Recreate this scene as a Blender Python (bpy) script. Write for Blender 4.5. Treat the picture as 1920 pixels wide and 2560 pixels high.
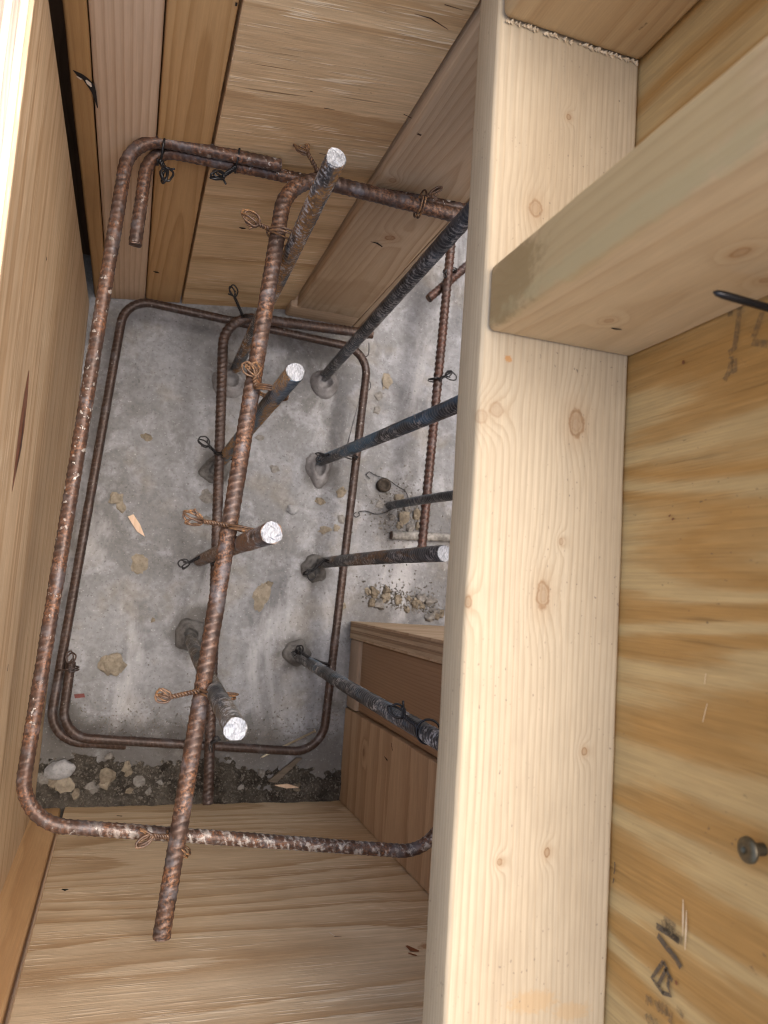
import bpy, bmesh, math, random
import numpy as np
from mathutils import Matrix, Vector, noise as mnoise

# ------------------------------------------------------------------ clean
for o in list(bpy.data.objects):
    bpy.data.objects.remove(o)
scene = bpy.context.scene
COL = scene.collection
random.seed(7)
R = math.radians

# ------------------------------------------------------------------ camera (metres; slab top is z = 0)
cam_data = bpy.data.cameras.new('camera')
cam = bpy.data.objects.new('camera', cam_data)
COL.objects.link(cam)
rot = Matrix(((0.9462, -0.0949, -0.3094), (0.0662, 0.9926, -0.1022), (0.3168, 0.0763, 0.9454)))
cam.matrix_world = Matrix.Translation((0.0, 0.0, 0.95)) @ rot.to_4x4()
cam_data.sensor_fit = 'VERTICAL'
cam_data.sensor_height = 36.0
cam_data.lens = 27.03
cam_data.clip_start = 0.01
cam_data.clip_end = 300.0
cam_data.dof.use_dof = True
cam_data.dof.focus_distance = 0.60
cam_data.dof.aperture_fstop = 13.0
scene.camera = cam

# ------------------------------------------------------------------ sky, sun, exposure
SUN_EL, SUN_AZ = 78.0, 60.0      # azimuth clockwise from +Y
world = bpy.data.worlds.new('World')
scene.world = world
world.use_nodes = True
wn = world.node_tree
wn.nodes.clear()
sky = wn.nodes.new('ShaderNodeTexSky')
sky.sky_type = 'NISHITA'
sky.sun_disc = False
sky.sun_elevation = R(SUN_EL)
sky.sun_rotation = R(SUN_AZ)
sky.air_density = 1.0
sky.dust_density = 6.0
sky.ozone_density = 0.3
bg = wn.nodes.new('ShaderNodeBackground')
bg.inputs['Strength'].default_value = 0.15
out = wn.nodes.new('ShaderNodeOutputWorld')
wn.links.new(sky.outputs[0], bg.inputs[0])
wn.links.new(bg.outputs[0], out.inputs[0])

sun_data = bpy.data.lights.new('sun', 'SUN')
sun_data.energy = 1.0
sun_data.angle = R(60)
sun_data.color = (1.0, 0.97, 0.93)
sun = bpy.data.objects.new('sun', sun_data)
COL.objects.link(sun)
az = R(SUN_AZ); el = R(SUN_EL)
to_sun = Vector((math.sin(az)*math.cos(el), math.cos(az)*math.cos(el), math.sin(el)))
sun.rotation_euler = to_sun.to_track_quat('Z', 'Y').to_euler()
sun.location = to_sun * 5

scene.view_settings.view_transform = 'Standard'
scene.view_settings.look = 'None'
scene.view_settings.gamma = 1.0
scene.view_settings.use_curve_mapping = False
scene.view_settings.exposure = 1.42
scene.cycles.filter_width = 1.1

# ------------------------------------------------------------------ node helper
class N:
    def __init__(self, name):
        self.m = bpy.data.materials.new(name)
        self.m.use_nodes = True
        self.t = self.m.node_tree
        self.t.nodes.clear()
        self.out = self.t.nodes.new('ShaderNodeOutputMaterial')
        self.b = self.t.nodes.new('ShaderNodeBsdfPrincipled')
        self.t.links.new(self.b.outputs[0], self.out.inputs[0])
        tc = self.t.nodes.new('ShaderNodeTexCoord')
        self.obj = tc.outputs['Object']
        self.gen = tc.outputs['Generated']
    def _set(self, sock, v):
        if v is None: return
        if hasattr(v, 'is_linked') or isinstance(v, bpy.types.NodeSocket):
            self.t.links.new(v, sock)
        else:
            if isinstance(v, (tuple, list)) and len(v) == 3 and sock.type == 'RGBA':
                v = (*v, 1.0)
            sock.default_value = v
    def math(self, op, a, b=None, c=None, clamp=False):
        n = self.t.nodes.new('ShaderNodeMath'); n.operation = op; n.use_clamp = clamp
        self._set(n.inputs[0], a); self._set(n.inputs[1], b)
        if c is not None: self._set(n.inputs[2], c)
        return n.outputs[0]
    def vmath(self, op, a, b=None):
        n = self.t.nodes.new('ShaderNodeVectorMath'); n.operation = op
        self._set(n.inputs[0], a); self._set(n.inputs[1], b)
        return n.outputs['Value'] if op in ('LENGTH', 'DOT_PRODUCT', 'DISTANCE') else n.outputs[0]
    def map(self, vec, scale=(1,1,1), loc=(0,0,0)):
        v = self.vmath('MULTIPLY', vec, scale)
        return self.vmath('ADD', v, loc)
    def sep(self, v):
        n = self.t.nodes.new('ShaderNodeSeparateXYZ'); self._set(n.inputs[0], v); return n.outputs
    def noise(self, vec, scale=1.0, detail=3.0, rough=0.5, dist=0.0):
        n = self.t.nodes.new('ShaderNodeTexNoise')
        self._set(n.inputs['Vector'], vec); n.inputs['Scale'].default_value = scale
        n.inputs['Detail'].default_value = detail; n.inputs['Roughness'].default_value = rough
        n.inputs['Distortion'].default_value = dist
        return n.outputs[0]
    def voro(self, vec, scale, feature='F1'):
        n = self.t.nodes.new('ShaderNodeTexVoronoi'); n.feature = feature
        self._set(n.inputs['Vector'], vec); n.inputs['Scale'].default_value = scale
        return n.outputs['Distance']
    def ramp(self, fac, stops, interp='LINEAR'):
        n = self.t.nodes.new('ShaderNodeValToRGB'); self._set(n.inputs[0], fac)
        cr = n.color_ramp; cr.interpolation = interp
        while len(cr.elements) < len(stops): cr.elements.new(0.5)
        for e, (p, c) in zip(cr.elements, stops):
            e.position = p
            e.color = (c, c, c, 1) if not isinstance(c, (tuple, list)) else (*c[:3], 1)
        return n.outputs[0]
    def step(self, v, a, b):
        n = self.t.nodes.new('ShaderNodeMapRange'); n.interpolation_type = 'SMOOTHSTEP'
        self._set(n.inputs[0], v); n.inputs[1].default_value = a; n.inputs[2].default_value = b
        return n.outputs[0]
    def mix(self, fac, a, b, mode='MIX'):
        n = self.t.nodes.new('ShaderNodeMix'); n.data_type = 'RGBA'; n.blend_type = mode
        self._set(n.inputs[0], fac); self._set(n.inputs[6], a); self._set(n.inputs[7], b)
        return n.outputs[2]
    def bump(self, h, strength=0.3, dist=0.001, normal=None):
        n = self.t.nodes.new('ShaderNodeBump'); self._set(n.inputs['Height'], h)
        n.inputs['Strength'].default_value = strength; n.inputs['Distance'].default_value = dist
        if normal is not None: self._set(n.inputs['Normal'], normal)
        return n.outputs[0]
    def attr(self, name):
        n = self.t.nodes.new('ShaderNodeAttribute'); n.attribute_name = name
        return n.outputs['Fac']
    def finish(self, color, rough=0.6, normal=None, metal=0.0, spec=0.3):
        self._set(self.b.inputs['Base Color'], color)
        self._set(self.b.inputs['Roughness'], rough)
        self._set(self.b.inputs['Metallic'], metal)
        self._set(self.b.inputs['Specular IOR Level'], spec)
        if normal is not None: self._set(self.b.inputs['Normal'], normal)
        return self.m

def vscale(g, sg, sa):
    v = [sa, sa, sa]; v[g] = sg
    return tuple(v)

# ------------------------------------------------------------------ wood
def lumber(name, g, early, late, pith=(0.03, -0.06), sp=0.0035, seed=0.0, contrast=0.8, knots=(), tilt=0.0,
           blotch=0.25, fibre=0.12, stains=(), specks=0.0, warp=0.012, face=None, splinter=0.0, rough=0.62, crack=()):
    """solid sawn softwood: growth rings about a pith line parallel to local axis g; knots are local points"""
    n = N(name)
    co = n.vmath('ADD', n.obj, (seed*1.7, seed*2.3, seed*0.9))
    s = n.sep(n.obj)
    ax = [i for i in range(3) if i != g]
    a, b = s[ax[0]], s[ax[1]]
    low = n.noise(n.vmath('MULTIPLY', co, vscale(g, 2.2, 14)), 1, 3, 0.5)
    mid = n.noise(n.vmath('MULTIPLY', co, vscale(g, 9, 120)), 1, 2, 0.5)
    da = n.math('SUBTRACT', a, pith[0]); db = n.math('SUBTRACT', b, pith[1])
    r = n.math('SQRT', n.math('ADD', n.math('MULTIPLY', da, da), n.math('MULTIPLY', db, db)))
    r = n.math('ADD', r, n.math('MULTIPLY', s[g], tilt))
    r = n.math('ADD', r, n.math('MULTIPLY', n.math('SUBTRACT', low, 0.5), warp*2))
    r = n.math('ADD', r, n.math('MULTIPLY', n.math('SUBTRACT', mid, 0.5), 0.0014))
    kmask = khalo = None
    for (kp, rad, el, dark) in knots:
        d = n.vmath('SUBTRACT', n.obj, tuple(kp))
        wob = n.noise(n.vmath('MULTIPLY', co, (210, 210, 210)), 1, 3, 0.6)
        d = n.vmath('LENGTH', n.vmath('MULTIPLY', d, vscale(g, 1/(rad*el), 1/rad)))
        d = n.math('ADD', d, n.math('MULTIPLY', n.math('SUBTRACT', wob, 0.5), 0.7))
        bump = n.math('EXPONENT', n.math('MULTIPLY', n.math('MULTIPLY', d, d), -0.16))
        r = n.math('ADD', r, n.math('MULTIPLY', bump, sp*1.9))
        k = n.math('MULTIPLY', n.math('SUBTRACT', 1.0, n.step(d, 0.8, 1.05)), n.math('ADD', 0.45*dark, n.math('MULTIPLY', n.step(n.math('ADD', d, n.math('MULTIPLY', n.math('SINE', n.math('MULTIPLY', d, 19.0)), 0.16)), 0.35, 0.95), 0.55*dark)))
        h = n.math('MULTIPLY', n.math('SUBTRACT', 1.0, n.step(d, 0.8, 2.6)), 0.30*dark)
        kmask = k if kmask is None else n.math('MAXIMUM', kmask, k)
        khalo = h if khalo is None else n.math('MAXIMUM', khalo, h)
    q = n.math('FRACT', n.math('DIVIDE', r, sp))
    ring = n.ramp(q, [(0.0, 0.15), (0.12, 0.0), (0.5, 0.15), (0.8, 0.75), (0.93, 1.0), (1.0, 0.15)])
    vary = n.noise(n.vmath('MULTIPLY', co, vscale(g, 3, 30)), 1, 2, 0.5)
    ring = n.math('MULTIPLY', ring, n.math('MULTIPLY', n.math('ADD', vary, 0.35), contrast))
    col = n.mix(ring, early, late)
    bl = n.noise(n.vmath('MULTIPLY', co, vscale(g, 5, 16)), 1, 4, 0.6)
    bl = n.step(bl, 0.3, 0.75)
    mid_c = tuple(0.35*e + 0.65*l for e, l in zip(early, late))
    col = n.mix(n.math('MULTIPLY', bl, blotch*1.6), col, mid_c)
    fb = n.noise(n.vmath('MULTIPLY', co, vscale(g, 14, 1500)), 1, 2, 0.6)
    fb2 = n.noise(n.vmath('MULTIPLY', co, vscale(g, 45, 420)), 1, 3, 0.6)
    fbm = n.math('ADD', n.math('MULTIPLY', n.math('SUBTRACT', fb, 0.5), fibre*2.2), n.math('MULTIPLY', n.math('SUBTRACT', fb2, 0.5), fibre*1.6))
    col = n.mix(1.0, col, n.math('ADD', 1.0, fbm), 'MULTIPLY')
    if kmask is not None:
        col = n.mix(khalo, col, tuple(c*f for c, f in zip(late, (0.95, 0.78, 0.6))))
        kc = n.mix(n.noise(n.vmath('MULTIPLY', co, (400, 400, 400)), 1, 2, .6), tuple(c*f for c, f in zip(late, (0.42, 0.28, 0.20))), tuple(c*f for c, f in zip(late, (0.95, 0.72, 0.52))))
        col = n.mix(kmask, col, kc)
    for (sp_, rad, sc, colr, amt) in stains:
        d = n.vmath('LENGTH', n.vmath('MULTIPLY', n.vmath('SUBTRACT', n.obj, tuple(sp_)), tuple(1/c for c in rad)))
        w = n.noise(co, sc, 4, 0.65)
        d = n.math('ADD', d, n.math('MULTIPLY', n.math('SUBTRACT', w, 0.5), 1.6))
        col = n.mix(n.math('MULTIPLY', n.math('SUBTRACT', 1.0, n.step(d, 0.55, 1.05)), amt), col, colr)
    if specks > 0:
        v = n.noise(n.vmath('MULTIPLY', co, vscale(g, 420, 620)), 1, 1, 0.5)
        z = n.noise(co, 22, 2, 0.5)
        m = n.math('MULTIPLY', n.step(v, 0.72, 0.77), n.step(z, 0.42, 0.62))
        col = n.mix(n.math('MULTIPLY', m, specks), col, (0.12, 0.09, 0.07))
    h = n.math('ADD', n.math('MULTIPLY', ring, 0.5), n.math('ADD', n.math('MULTIPLY', fb, 0.6), n.math('MULTIPLY', fb2, 0.5)))
    return n.finish(col, rough, n.bump(h, 0.35, 0.0006), spec=0.25)

def plywood(name, g, light, dark, seed=0.0, bands=5.0, wa=12.0, wg=1.3, slope=18.0, contrast=0.85, fibre=0.14, streak=0.0, pale=(0.8, 0.7, 0.55),
            stains=(), knots=(), specks=0.0, checks=0.3, rough=0.6, sharp=0.9, normal_axis=None, soft=False):
    """rotary cut veneer: contours of a stretched field make wide wavy bands along local axis g"""
    n = N(name)
    co = n.vmath('ADD', n.obj, (seed*1.3, seed*0.7, seed*2.1))
    s = n.sep(n.obj)
    ax = [i for i in range(3) if i != g and i != normal_axis]
    f = n.noise(n.vmath('MULTIPLY', co, vscale(g, wg, wa)), 1, 2.5, 0.42, 0.15)
    jag = n.noise(n.vmath('MULTIPLY', co, vscale(g, 28, 260)), 1, 3, 0.6)
    f = n.math('ADD', n.math('MULTIPLY', f, bands), n.math('MULTIPLY', s[ax[0]], slope))
    f = n.math('ADD', f, n.math('MULTIPLY', n.math('SUBTRACT', jag, 0.5), 0.30))
    for (kp, rad, el, dk) in knots:
        d = n.vmath('LENGTH', n.vmath('MULTIPLY', n.vmath('SUBTRACT', n.obj, tuple(kp)), vscale(g, 1/(rad*el), 1/rad)))
        f = n.math('ADD', f, n.math('MULTIPLY', n.math('EXPONENT', n.math('MULTIPLY', n.math('MULTIPLY', d, d), -0.12)), 1.6))
    q = n.math('FRACT', f)
    ring = n.ramp(q, [(0.0, 0.0), (0.22, 0.05), (0.45, 0.75), (0.60, 1.0), (0.75, 0.8), (1.0, 0.0)], 'EASE') if soft else n.ramp(q, [(0.0, 0.05), (0.30, 0.10), (0.62, 0.55), (sharp, 1.0), (1.0, 0.05)], 'EASE')
    vary = n.noise(n.vmath('MULTIPLY', co, vscale(g, 4, 14)), 1, 3, 0.5)
    ring = n.math('MULTIPLY', ring, n.math('MULTIPLY', n.math('ADD', vary, 0.45), contrast))
    col = n.mix(ring, light, dark)
    fine = n.noise(n.vmath('MULTIPLY', co, vscale(g, 10, 900)), 1, 3, 0.65)
    fine2 = n.noise(n.vmath('MULTIPLY', co, vscale(g, 30, 260)), 1, 3, 0.6)
    fm = n.math('ADD', n.math('MULTIPLY', n.math('SUBTRACT', fine, 0.5), fibre*2.4), n.math('MULTIPLY', n.math('SUBTRACT', fine2, 0.5), fibre*2.0))
    col = n.mix(1.0, col, n.math('ADD', 1.0, fm), 'MULTIPLY')
    h = n.math('ADD', n.math('MULTIPLY', fine, 0.8), n.math('MULTIPLY', fine2, 0.7))
    if streak > 0:      # torn pale fibres
        t = n.noise(n.vmath('MULTIPLY', co, vscale(g, 26, 520)), 1, 2, 0.5)
        z = n.noise(n.vmath('MULTIPLY', co, vscale(g, 8, 24)), 1, 2, 0.5)
        m = n.math('MULTIPLY', n.step(t, 0.56, 0.68), n.step(z, 0.38, 0.62))
        col = n.mix(n.math('MULTIPLY', m, streak), col, pale)
        h = n.math('ADD', h, n.math('MULTIPLY', m, 1.2))
    if checks > 0:      # dark hairline checks along the grain
        t = n.noise(n.vmath('MULTIPLY', co, vscale(g, 9, 330)), 1, 2, 0.5)
        z = n.noise(co, 9, 2, 0.5)
        m = n.math('MULTIPLY', n.step(t, 0.66, 0.74), n.step(z, 0.5, 0.7))
        col = n.mix(n.math('MULTIPLY', m, checks), col, tuple(c*0.3 for c in dark))
        h = n.math('SUBTRACT', h, n.math('MULTIPLY', m, 1.0))
    gl = n.noise(co, 6, 4, 0.6)
    col = n.mix(n.math('MULTIPLY', n.step(gl, 0.4, 0.8), 0.28), col, tuple(0.6*c for c in dark))
    for (kp, rad, el, dk) in knots:
        d = n.vmath('LENGTH', n.vmath('MULTIPLY', n.vmath('SUBTRACT', n.obj, tuple(kp)), vscale(g, 1/(rad*el), 1/rad)))
        d = n.math('ADD', d, n.math('MULTIPLY', n.math('SUBTRACT', n.noise(co, 120, 2, .5), 0.5), 0.9))
        col = n.mix(n.math('MULTIPLY', n.math('SUBTRACT', 1.0, n.step(d, 0.7, 1.15)), dk), col, (0.14, 0.06, 0.025))
    for (sp_, rad, sc, colr, amt) in stains:
        d = n.vmath('LENGTH', n.vmath('MULTIPLY', n.vmath('SUBTRACT', n.obj, tuple(sp_)), tuple(1/c for c in rad)))
        w = n.noise(co, sc, 4, 0.65)
        d = n.math('ADD', d, n.math('MULTIPLY', n.math('SUBTRACT', w, 0.5), 1.6))
        col = n.mix(n.math('MULTIPLY', n.math('SUBTRACT', 1.0, n.step(d, 0.55, 1.05)), amt), col, colr)
    if specks > 0:
        v = n.noise(n.vmath('MULTIPLY', co, vscale(g, 260, 420)), 1, 1, 0.5)
        z = n.noise(co, 18, 2, 0.5)
        col = n.mix(n.math('MULTIPLY', n.math('MULTIPLY', n.step(v, 0.73, 0.78), n.step(z, 0.45, 0.65)), specks), col, (0.10, 0.07, 0.05))
    return n.finish(col, rough, n.bump(h, 0.4, 0.0007), spec=0.25)

# ------------------------------------------------------------------ metal, stone, concrete
def rusty(name, base=(0.115, 0.062, 0.042), orange=(0.27, 0.115, 0.046), dark=(0.040, 0.027, 0.023), o_amt=0.6, splat=0.35, splat_lo=0.62, metal=0.35, seed=0.0, rough=0.46, purple=0.3, zone=None, crest=0.35):
    n = N(name)
    co = n.vmath('ADD', n.obj, (seed, seed*1.9, seed*0.6))
    a = n.noise(co, 160, 4, 0.65)
    b = n.noise(co, 45, 3, 0.6)
    c = n.noise(co, 520, 3, 0.6)
    col = n.mix(n.step(a, 0.35, 0.62), dark, base)
    om = n.math('MULTIPLY', n.math('MULTIPLY', n.step(c, 0.38, 0.72), n.step(b, 0.36, 0.66)), o_amt*1.7, clamp=True)
    col = n.mix(om, col, orange)
    rib = n.attr('rib')
    rb = n.math('MULTIPLY', n.math('MULTIPLY', rib, n.step(n.noise(co, 130, 3, .6), 0.35, 0.6)), crest)
    col = n.mix(rb, col, tuple(0.55*o_ + 0.13 for o_ in orange))  # rib crests lightened: their highlight painted into the rust colour
    pm = n.math('MULTIPLY', n.step(n.noise(co, 75, 3, .6), 0.52, 0.68), purple)
    col = n.mix(pm, col, (0.12, 0.115, 0.125))
    sp = n.noise(co, 210, 3, 0.55)
    z = n.noise(co, 11, 2, 0.5)
    sm = n.math('MULTIPLY', n.step(sp, splat_lo, splat_lo+0.05), n.step(z, 0.33, 0.55))
    sm = n.math('MULTIPLY', sm, splat)
    if zone:
        d = n.vmath('LENGTH', n.vmath('MULTIPLY', n.vmath('SUBTRACT', n.obj, zone[0]), tuple(1/q for q in zone[1])))
        zz = n.math('MULTIPLY', n.math('SUBTRACT', 1.0, n.step(d, 0.5, 1.0)), n.step(n.math('ADD', n.noise(co, 120, 4, .7), n.math('MULTIPLY', rib, 0.12)), 0.50, 0.66))
        sm = n.math('MAXIMUM', sm, n.math('MULTIPLY', zz, 0.6))
    col = n.mix(sm, col, (0.52, 0.49, 0.45))
    rg = n.math('ADD', n.math('MULTIPLY', a, 0.35), rough-0.15)
    h = n.math('ADD', n.math('MULTIPLY', c, 0.8), n.math('ADD', n.math('MULTIPLY', a, 1.0), n.math('MULTIPLY', sm, 1.5)))
    mt = n.math('MULTIPLY', n.math('SUBTRACT', 1.0, om), metal)
    return n.finish(col, rg, n.bump(h, 0.45, 0.0006), metal=mt, spec=0.5)

def mill_scale(name, seed=0.0, blue=0.35, rust=0.3, cement=0.5, rust_lo=0.5, base=(0.048, 0.051, 0.056), rustc=(0.36, 0.19, 0.06)):
    n = N(name)
    co = n.vmath('ADD', n.obj, (seed, seed*1.3, seed*2.6))
    a = n.noise(co, 60, 4, 0.6)
    b = n.noise(n.vmath('MULTIPLY', co, (40, 40, 9)), 1, 3, 0.6)
    c = n.noise(co, 420, 3, 0.6)
    rib = n.attr('rib')
    col = n.mix(n.step(a, 0.35, 0.65), tuple(0.55*q for q in base), tuple(1.7*q for q in base))
    col = n.mix(n.math('MULTIPLY', n.step(b, 0.44, 0.62), blue), col, (0.085, 0.185, 0.29))
    z = n.noise(n.vmath('MULTIPLY', co, (75, 75, 16)), 1, 3, 0.55)
    om = n.math('MULTIPLY', n.step(z, rust_lo, rust_lo+0.12), n.math('ADD', 0.35, n.math('MULTIPLY', n.step(c, 0.40, 0.65), 0.65)))
    om = n.math('MULTIPLY', om, rust, clamp=True)
    col = n.mix(om, col, rustc)
    k = n.noise(co, 170, 5, 0.75)
    y = n.noise(co, 20, 2, 0.5)
    edge = n.math('ADD', k, n.math('MULTIPLY', rib, 0.10))
    cm = n.math('MULTIPLY', n.math('MULTIPLY', n.step(edge, 0.525, 0.63), n.step(y, 0.34, 0.56)), cement)
    col = n.mix(cm, col, (0.42, 0.415, 0.41))
    wear = n.math('MULTIPLY', n.math('MULTIPLY', n.step(rib, 0.55, 0.95), n.step(n.noise(co, 95, 3, .6), 0.36, 0.56)), 0.48)
    col = n.mix(wear, col, (0.25, 0.25, 0.255))
    h = n.math('ADD', n.math('MULTIPLY', c, 0.5), n.math('ADD', a, n.math('MULTIPLY', cm, 1.2)))
    rg = n.math('ADD', 0.36, n.math('MULTIPLY', n.math('MAXIMUM', cm, om), 0.4))
    return n.finish(col, rg, n.bump(h, 0.35, 0.0005), metal=n.math('MULTIPLY', n.math('SUBTRACT', 1.0, n.math('MAXIMUM', om, cm)), 0.3), spec=0.5)

def cut_steel():
    n = N('saw_cut_steel')
    s = n.step(n.noise(n.vmath('MULTIPLY', n.obj, (1400, 420, 200)), 1, 4, 0.7), 0.25, 0.7)
    col = n.mix(s, (0.10, 0.105, 0.115), (0.34, 0.35, 0.37))
    return n.finish(col, 0.42, n.bump(s, 0.35, 0.0004), metal=0.35, spec=0.6)

def stone(name, c0, c1, seed=0.0, sc=120, rough=0.85):
    n = N(name)
    co = n.vmath('ADD', n.obj, (seed, seed*1.3, seed*0.4))
    a = n.noise(co, sc, 5, 0.65)
    b = n.noise(co, sc*5, 3, 0.6)
    col = n.mix(n.step(a, 0.3, 0.7), c0, c1)
    col = n.mix(n.math('MULTIPLY', n.step(b, 0.55, 0.7), 0.35), col, tuple(c*0.5 for c in c0))
    return n.finish(col, rough, n.bump(n.math('ADD', a, n.math('MULTIPLY', b, 0.5)), 0.6, 0.001), spec=0.2)

def plain(name, c, rough=0.5, metal=0.0, spec=0.4, var=0.25, sc=300):
    n = N(name)
    a = n.noise(n.obj, sc, 3, 0.6)
    col = n.mix(a, tuple(x*(1-var) for x in c), tuple(min(1, x*(1+var)) for x in c))
    return n.finish(col, rough, n.bump(a, 0.2, 0.0003), metal=metal, spec=spec)

def concrete(damp=()):
    n = N('site_concrete')
    co = n.obj
    a = n.noise(co, 5.5, 5, 0.6)
    b = n.noise(co, 26, 5, 0.65, 0.4)
    c = n.noise(co, 150, 4, 0.65)
    d = n.noise(co, 620, 3, 0.6)
    col = n.mix(n.step(a, 0.32, 0.68), (0.205, 0.198, 0.186), (0.35, 0.35, 0.35))
    col = n.mix(n.math('MULTIPLY', n.step(b, 0.46, 0.66), 0.7), col, (0.45, 0.45, 0.455))
    col = n.mix(n.math('MULTIPLY', n.step(n.noise(co, 13, 4, .6), 0.50, 0.66), 0.5), col, (0.26, 0.225, 0.17))
    col = n.mix(n.math('MULTIPLY', n.step(n.noise(co, 9, 5, .7, .5), 0.54, 0.66), 0.55), col, (0.155, 0.152, 0.15))
    col = n.mix(1.0, col, n.math('ADD', 0.45, n.math('MULTIPLY', c, 0.62)), 'MULTIPLY')
    col = n.mix(1.0, col, (0.95, 0.98, 1.04), 'MULTIPLY')
    sweepn = n.noise(n.vmath('MULTIPLY', co, (16, 5, 1)), 1, 5, 0.65, 0.6)
    col = n.mix(n.math('MULTIPLY', n.step(sweepn, 0.52, 0.70), 0.55), col, (0.47, 0.475, 0.49))
    for (cx, cy, rr, amt) in damp:
        d = n.math('DIVIDE', n.vmath('LENGTH', n.vmath('SUBTRACT', n.vmath('MULTIPLY', co, (1, 1, 0)), (cx, cy, 0))), rr)
        d = n.math('ADD', d, n.math('MULTIPLY', n.math('SUBTRACT', b, 0.5), 1.5))
        col = n.mix(n.math('MULTIPLY', n.math('SUBTRACT', 1.0, n.step(d, 0.45, 1.1)), amt), col, (0.105, 0.10, 0.095))
    dk = n.step(n.noise(co, 340, 2, .5), 0.64, 0.71)
    col = n.mix(n.math('MULTIPLY', dk, 0.55), col, (0.08, 0.078, 0.075))
    wt = n.step(n.noise(n.vmath('ADD', co, (3, 1, 2)), 420, 2, .5), 0.66, 0.72)
    col = n.mix(n.math('MULTIPLY', wt, 0.4), col, (0.55, 0.55, 0.56))
    h = n.math('ADD', n.math('MULTIPLY', c, 1.2), n.math('ADD', n.math('MULTIPLY', d, 0.5), n.math('MULTIPLY', b, 1.2)))
    return n.finish(col, 0.85, n.bump(h, 0.55, 0.0012), spec=0.2)

def soil_mat(name, c0=(0.030, 0.026, 0.021), c1=(0.105, 0.095, 0.08)):
    n = N(name)
    a = n.noise(n.obj, 40, 6, 0.7)
    b = n.noise(n.obj, 320, 4, 0.65)
    col = n.mix(n.step(a, 0.3, 0.72), c0, c1)
    col = n.mix(n.math('MULTIPLY', n.step(b, 0.56, 0.68), 0.4), col, (0.19, 0.18, 0.165))
    return n.finish(col, 0.95, n.bump(n.math('ADD', a, b), 0.8, 0.002), spec=0.1)

# ------------------------------------------------------------------ mesh helpers
def tag(o, label=None, cat=None, group=None, kind=None):
    if label: o['label'] = label
    if cat: o['category'] = cat
    if group: o['group'] = group
    if kind: o['kind'] = kind
    return o

def mesh_obj(name, verts, faces, mat, parent=None, loc=(0, 0, 0), smooth=True):
    me = bpy.data.meshes.new(name)
    me.from_pydata([tuple(v) for v in verts], [], faces)
    me.validate()
    if mat is not None: me.materials.append(mat)
    if smooth:
        me.polygons.foreach_set('use_smooth', [True]*len(me.polygons))
    o = bpy.data.objects.new(name, me)
    COL.objects.link(o)
    o.location = loc
    if parent: o.parent = parent
    return o

def bm_obj(name, bm, mat, parent=None, loc=(0, 0, 0), smooth=False):
    me = bpy.data.meshes.new(name)
    bm.normal_update()
    bm.to_mesh(me); bm.free()
    if mat is not None: me.materials.append(mat)
    if smooth:
        me.polygons.foreach_set('use_smooth', [True]*len(me.polygons))
    o = bpy.data.objects.new(name, me)
    COL.objects.link(o)
    o.location = loc
    if parent: o.parent = parent
    return o

def empty(name, loc):
    o = bpy.data.objects.new(name, None)
    COL.objects.link(o); o.location = loc
    o.empty_display_size = 0.02
    return o

def box(name, x, y, z, mat, bevel=0.002, parent=None, rz=0.0, wob=0.0004, seg=3, cuts=14, pivot=None):
    """eased-edge board between the world bounds x, y, z; slightly uneven like sawn timber. rz turns it about pivot (default its centre)"""
    c = Vector(((x[0]+x[1])/2, (y[0]+y[1])/2, (z[0]+z[1])/2))
    h = Vector((x[1]-x[0], y[1]-y[0], z[1]-z[0]))/2
    bm = bmesh.new()
    bmesh.ops.create_cube(bm, size=2.0)
    for v in bm.verts:
        v.co = Vector((v.co.x*h.x, v.co.y*h.y, v.co.z*h.z))
    if bevel > 0:
        bmesh.ops.bevel(bm, geom=list(bm.edges), offset=bevel, segments=seg, profile=0.5, affect='EDGES')
    g = max(range(3), key=lambda i: h[i])
    if cuts and wob > 0:
        for i in range(1, cuts):
            p = Vector((0, 0, 0)); p[g] = -h[g] + 2*h[g]*i/cuts
            nrm = Vector((0, 0, 0)); nrm[g] = 1
            bmesh.ops.bisect_plane(bm, geom=list(bm.verts)+list(bm.edges)+list(bm.faces), plane_co=p, plane_no=nrm)
        for v in bm.verts:
            q = (v.co + c)
            d = mnoise.noise_vector(q*11.0)*wob + mnoise.noise_vector(q*60.0)*wob*0.45
            d[g] *= 0.3
            v.co += d
    o = bm_obj(name, bm, mat, None, c, smooth=False)
    me = o.data
    flat = [max(abs(f.normal.x), abs(f.normal.y), abs(f.normal.z)) < 0.985 for f in me.polygons]
    me.polygons.foreach_set('use_smooth', [True]*len(me.polygons))
    if hasattr(me, 'set_sharp_from_angle'):
        me.set_sharp_from_angle(angle=R(38))
    if rz:
        pv = Vector(pivot) if pivot else c
        o.location = pv + Matrix.Rotation(rz, 3, 'Z') @ (c - pv)
        o.rotation_euler = (0, 0, rz)
    if parent:
        o.parent = parent
        o.location = Vector(o.location) - Vector(parent.location)
    return o

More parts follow.
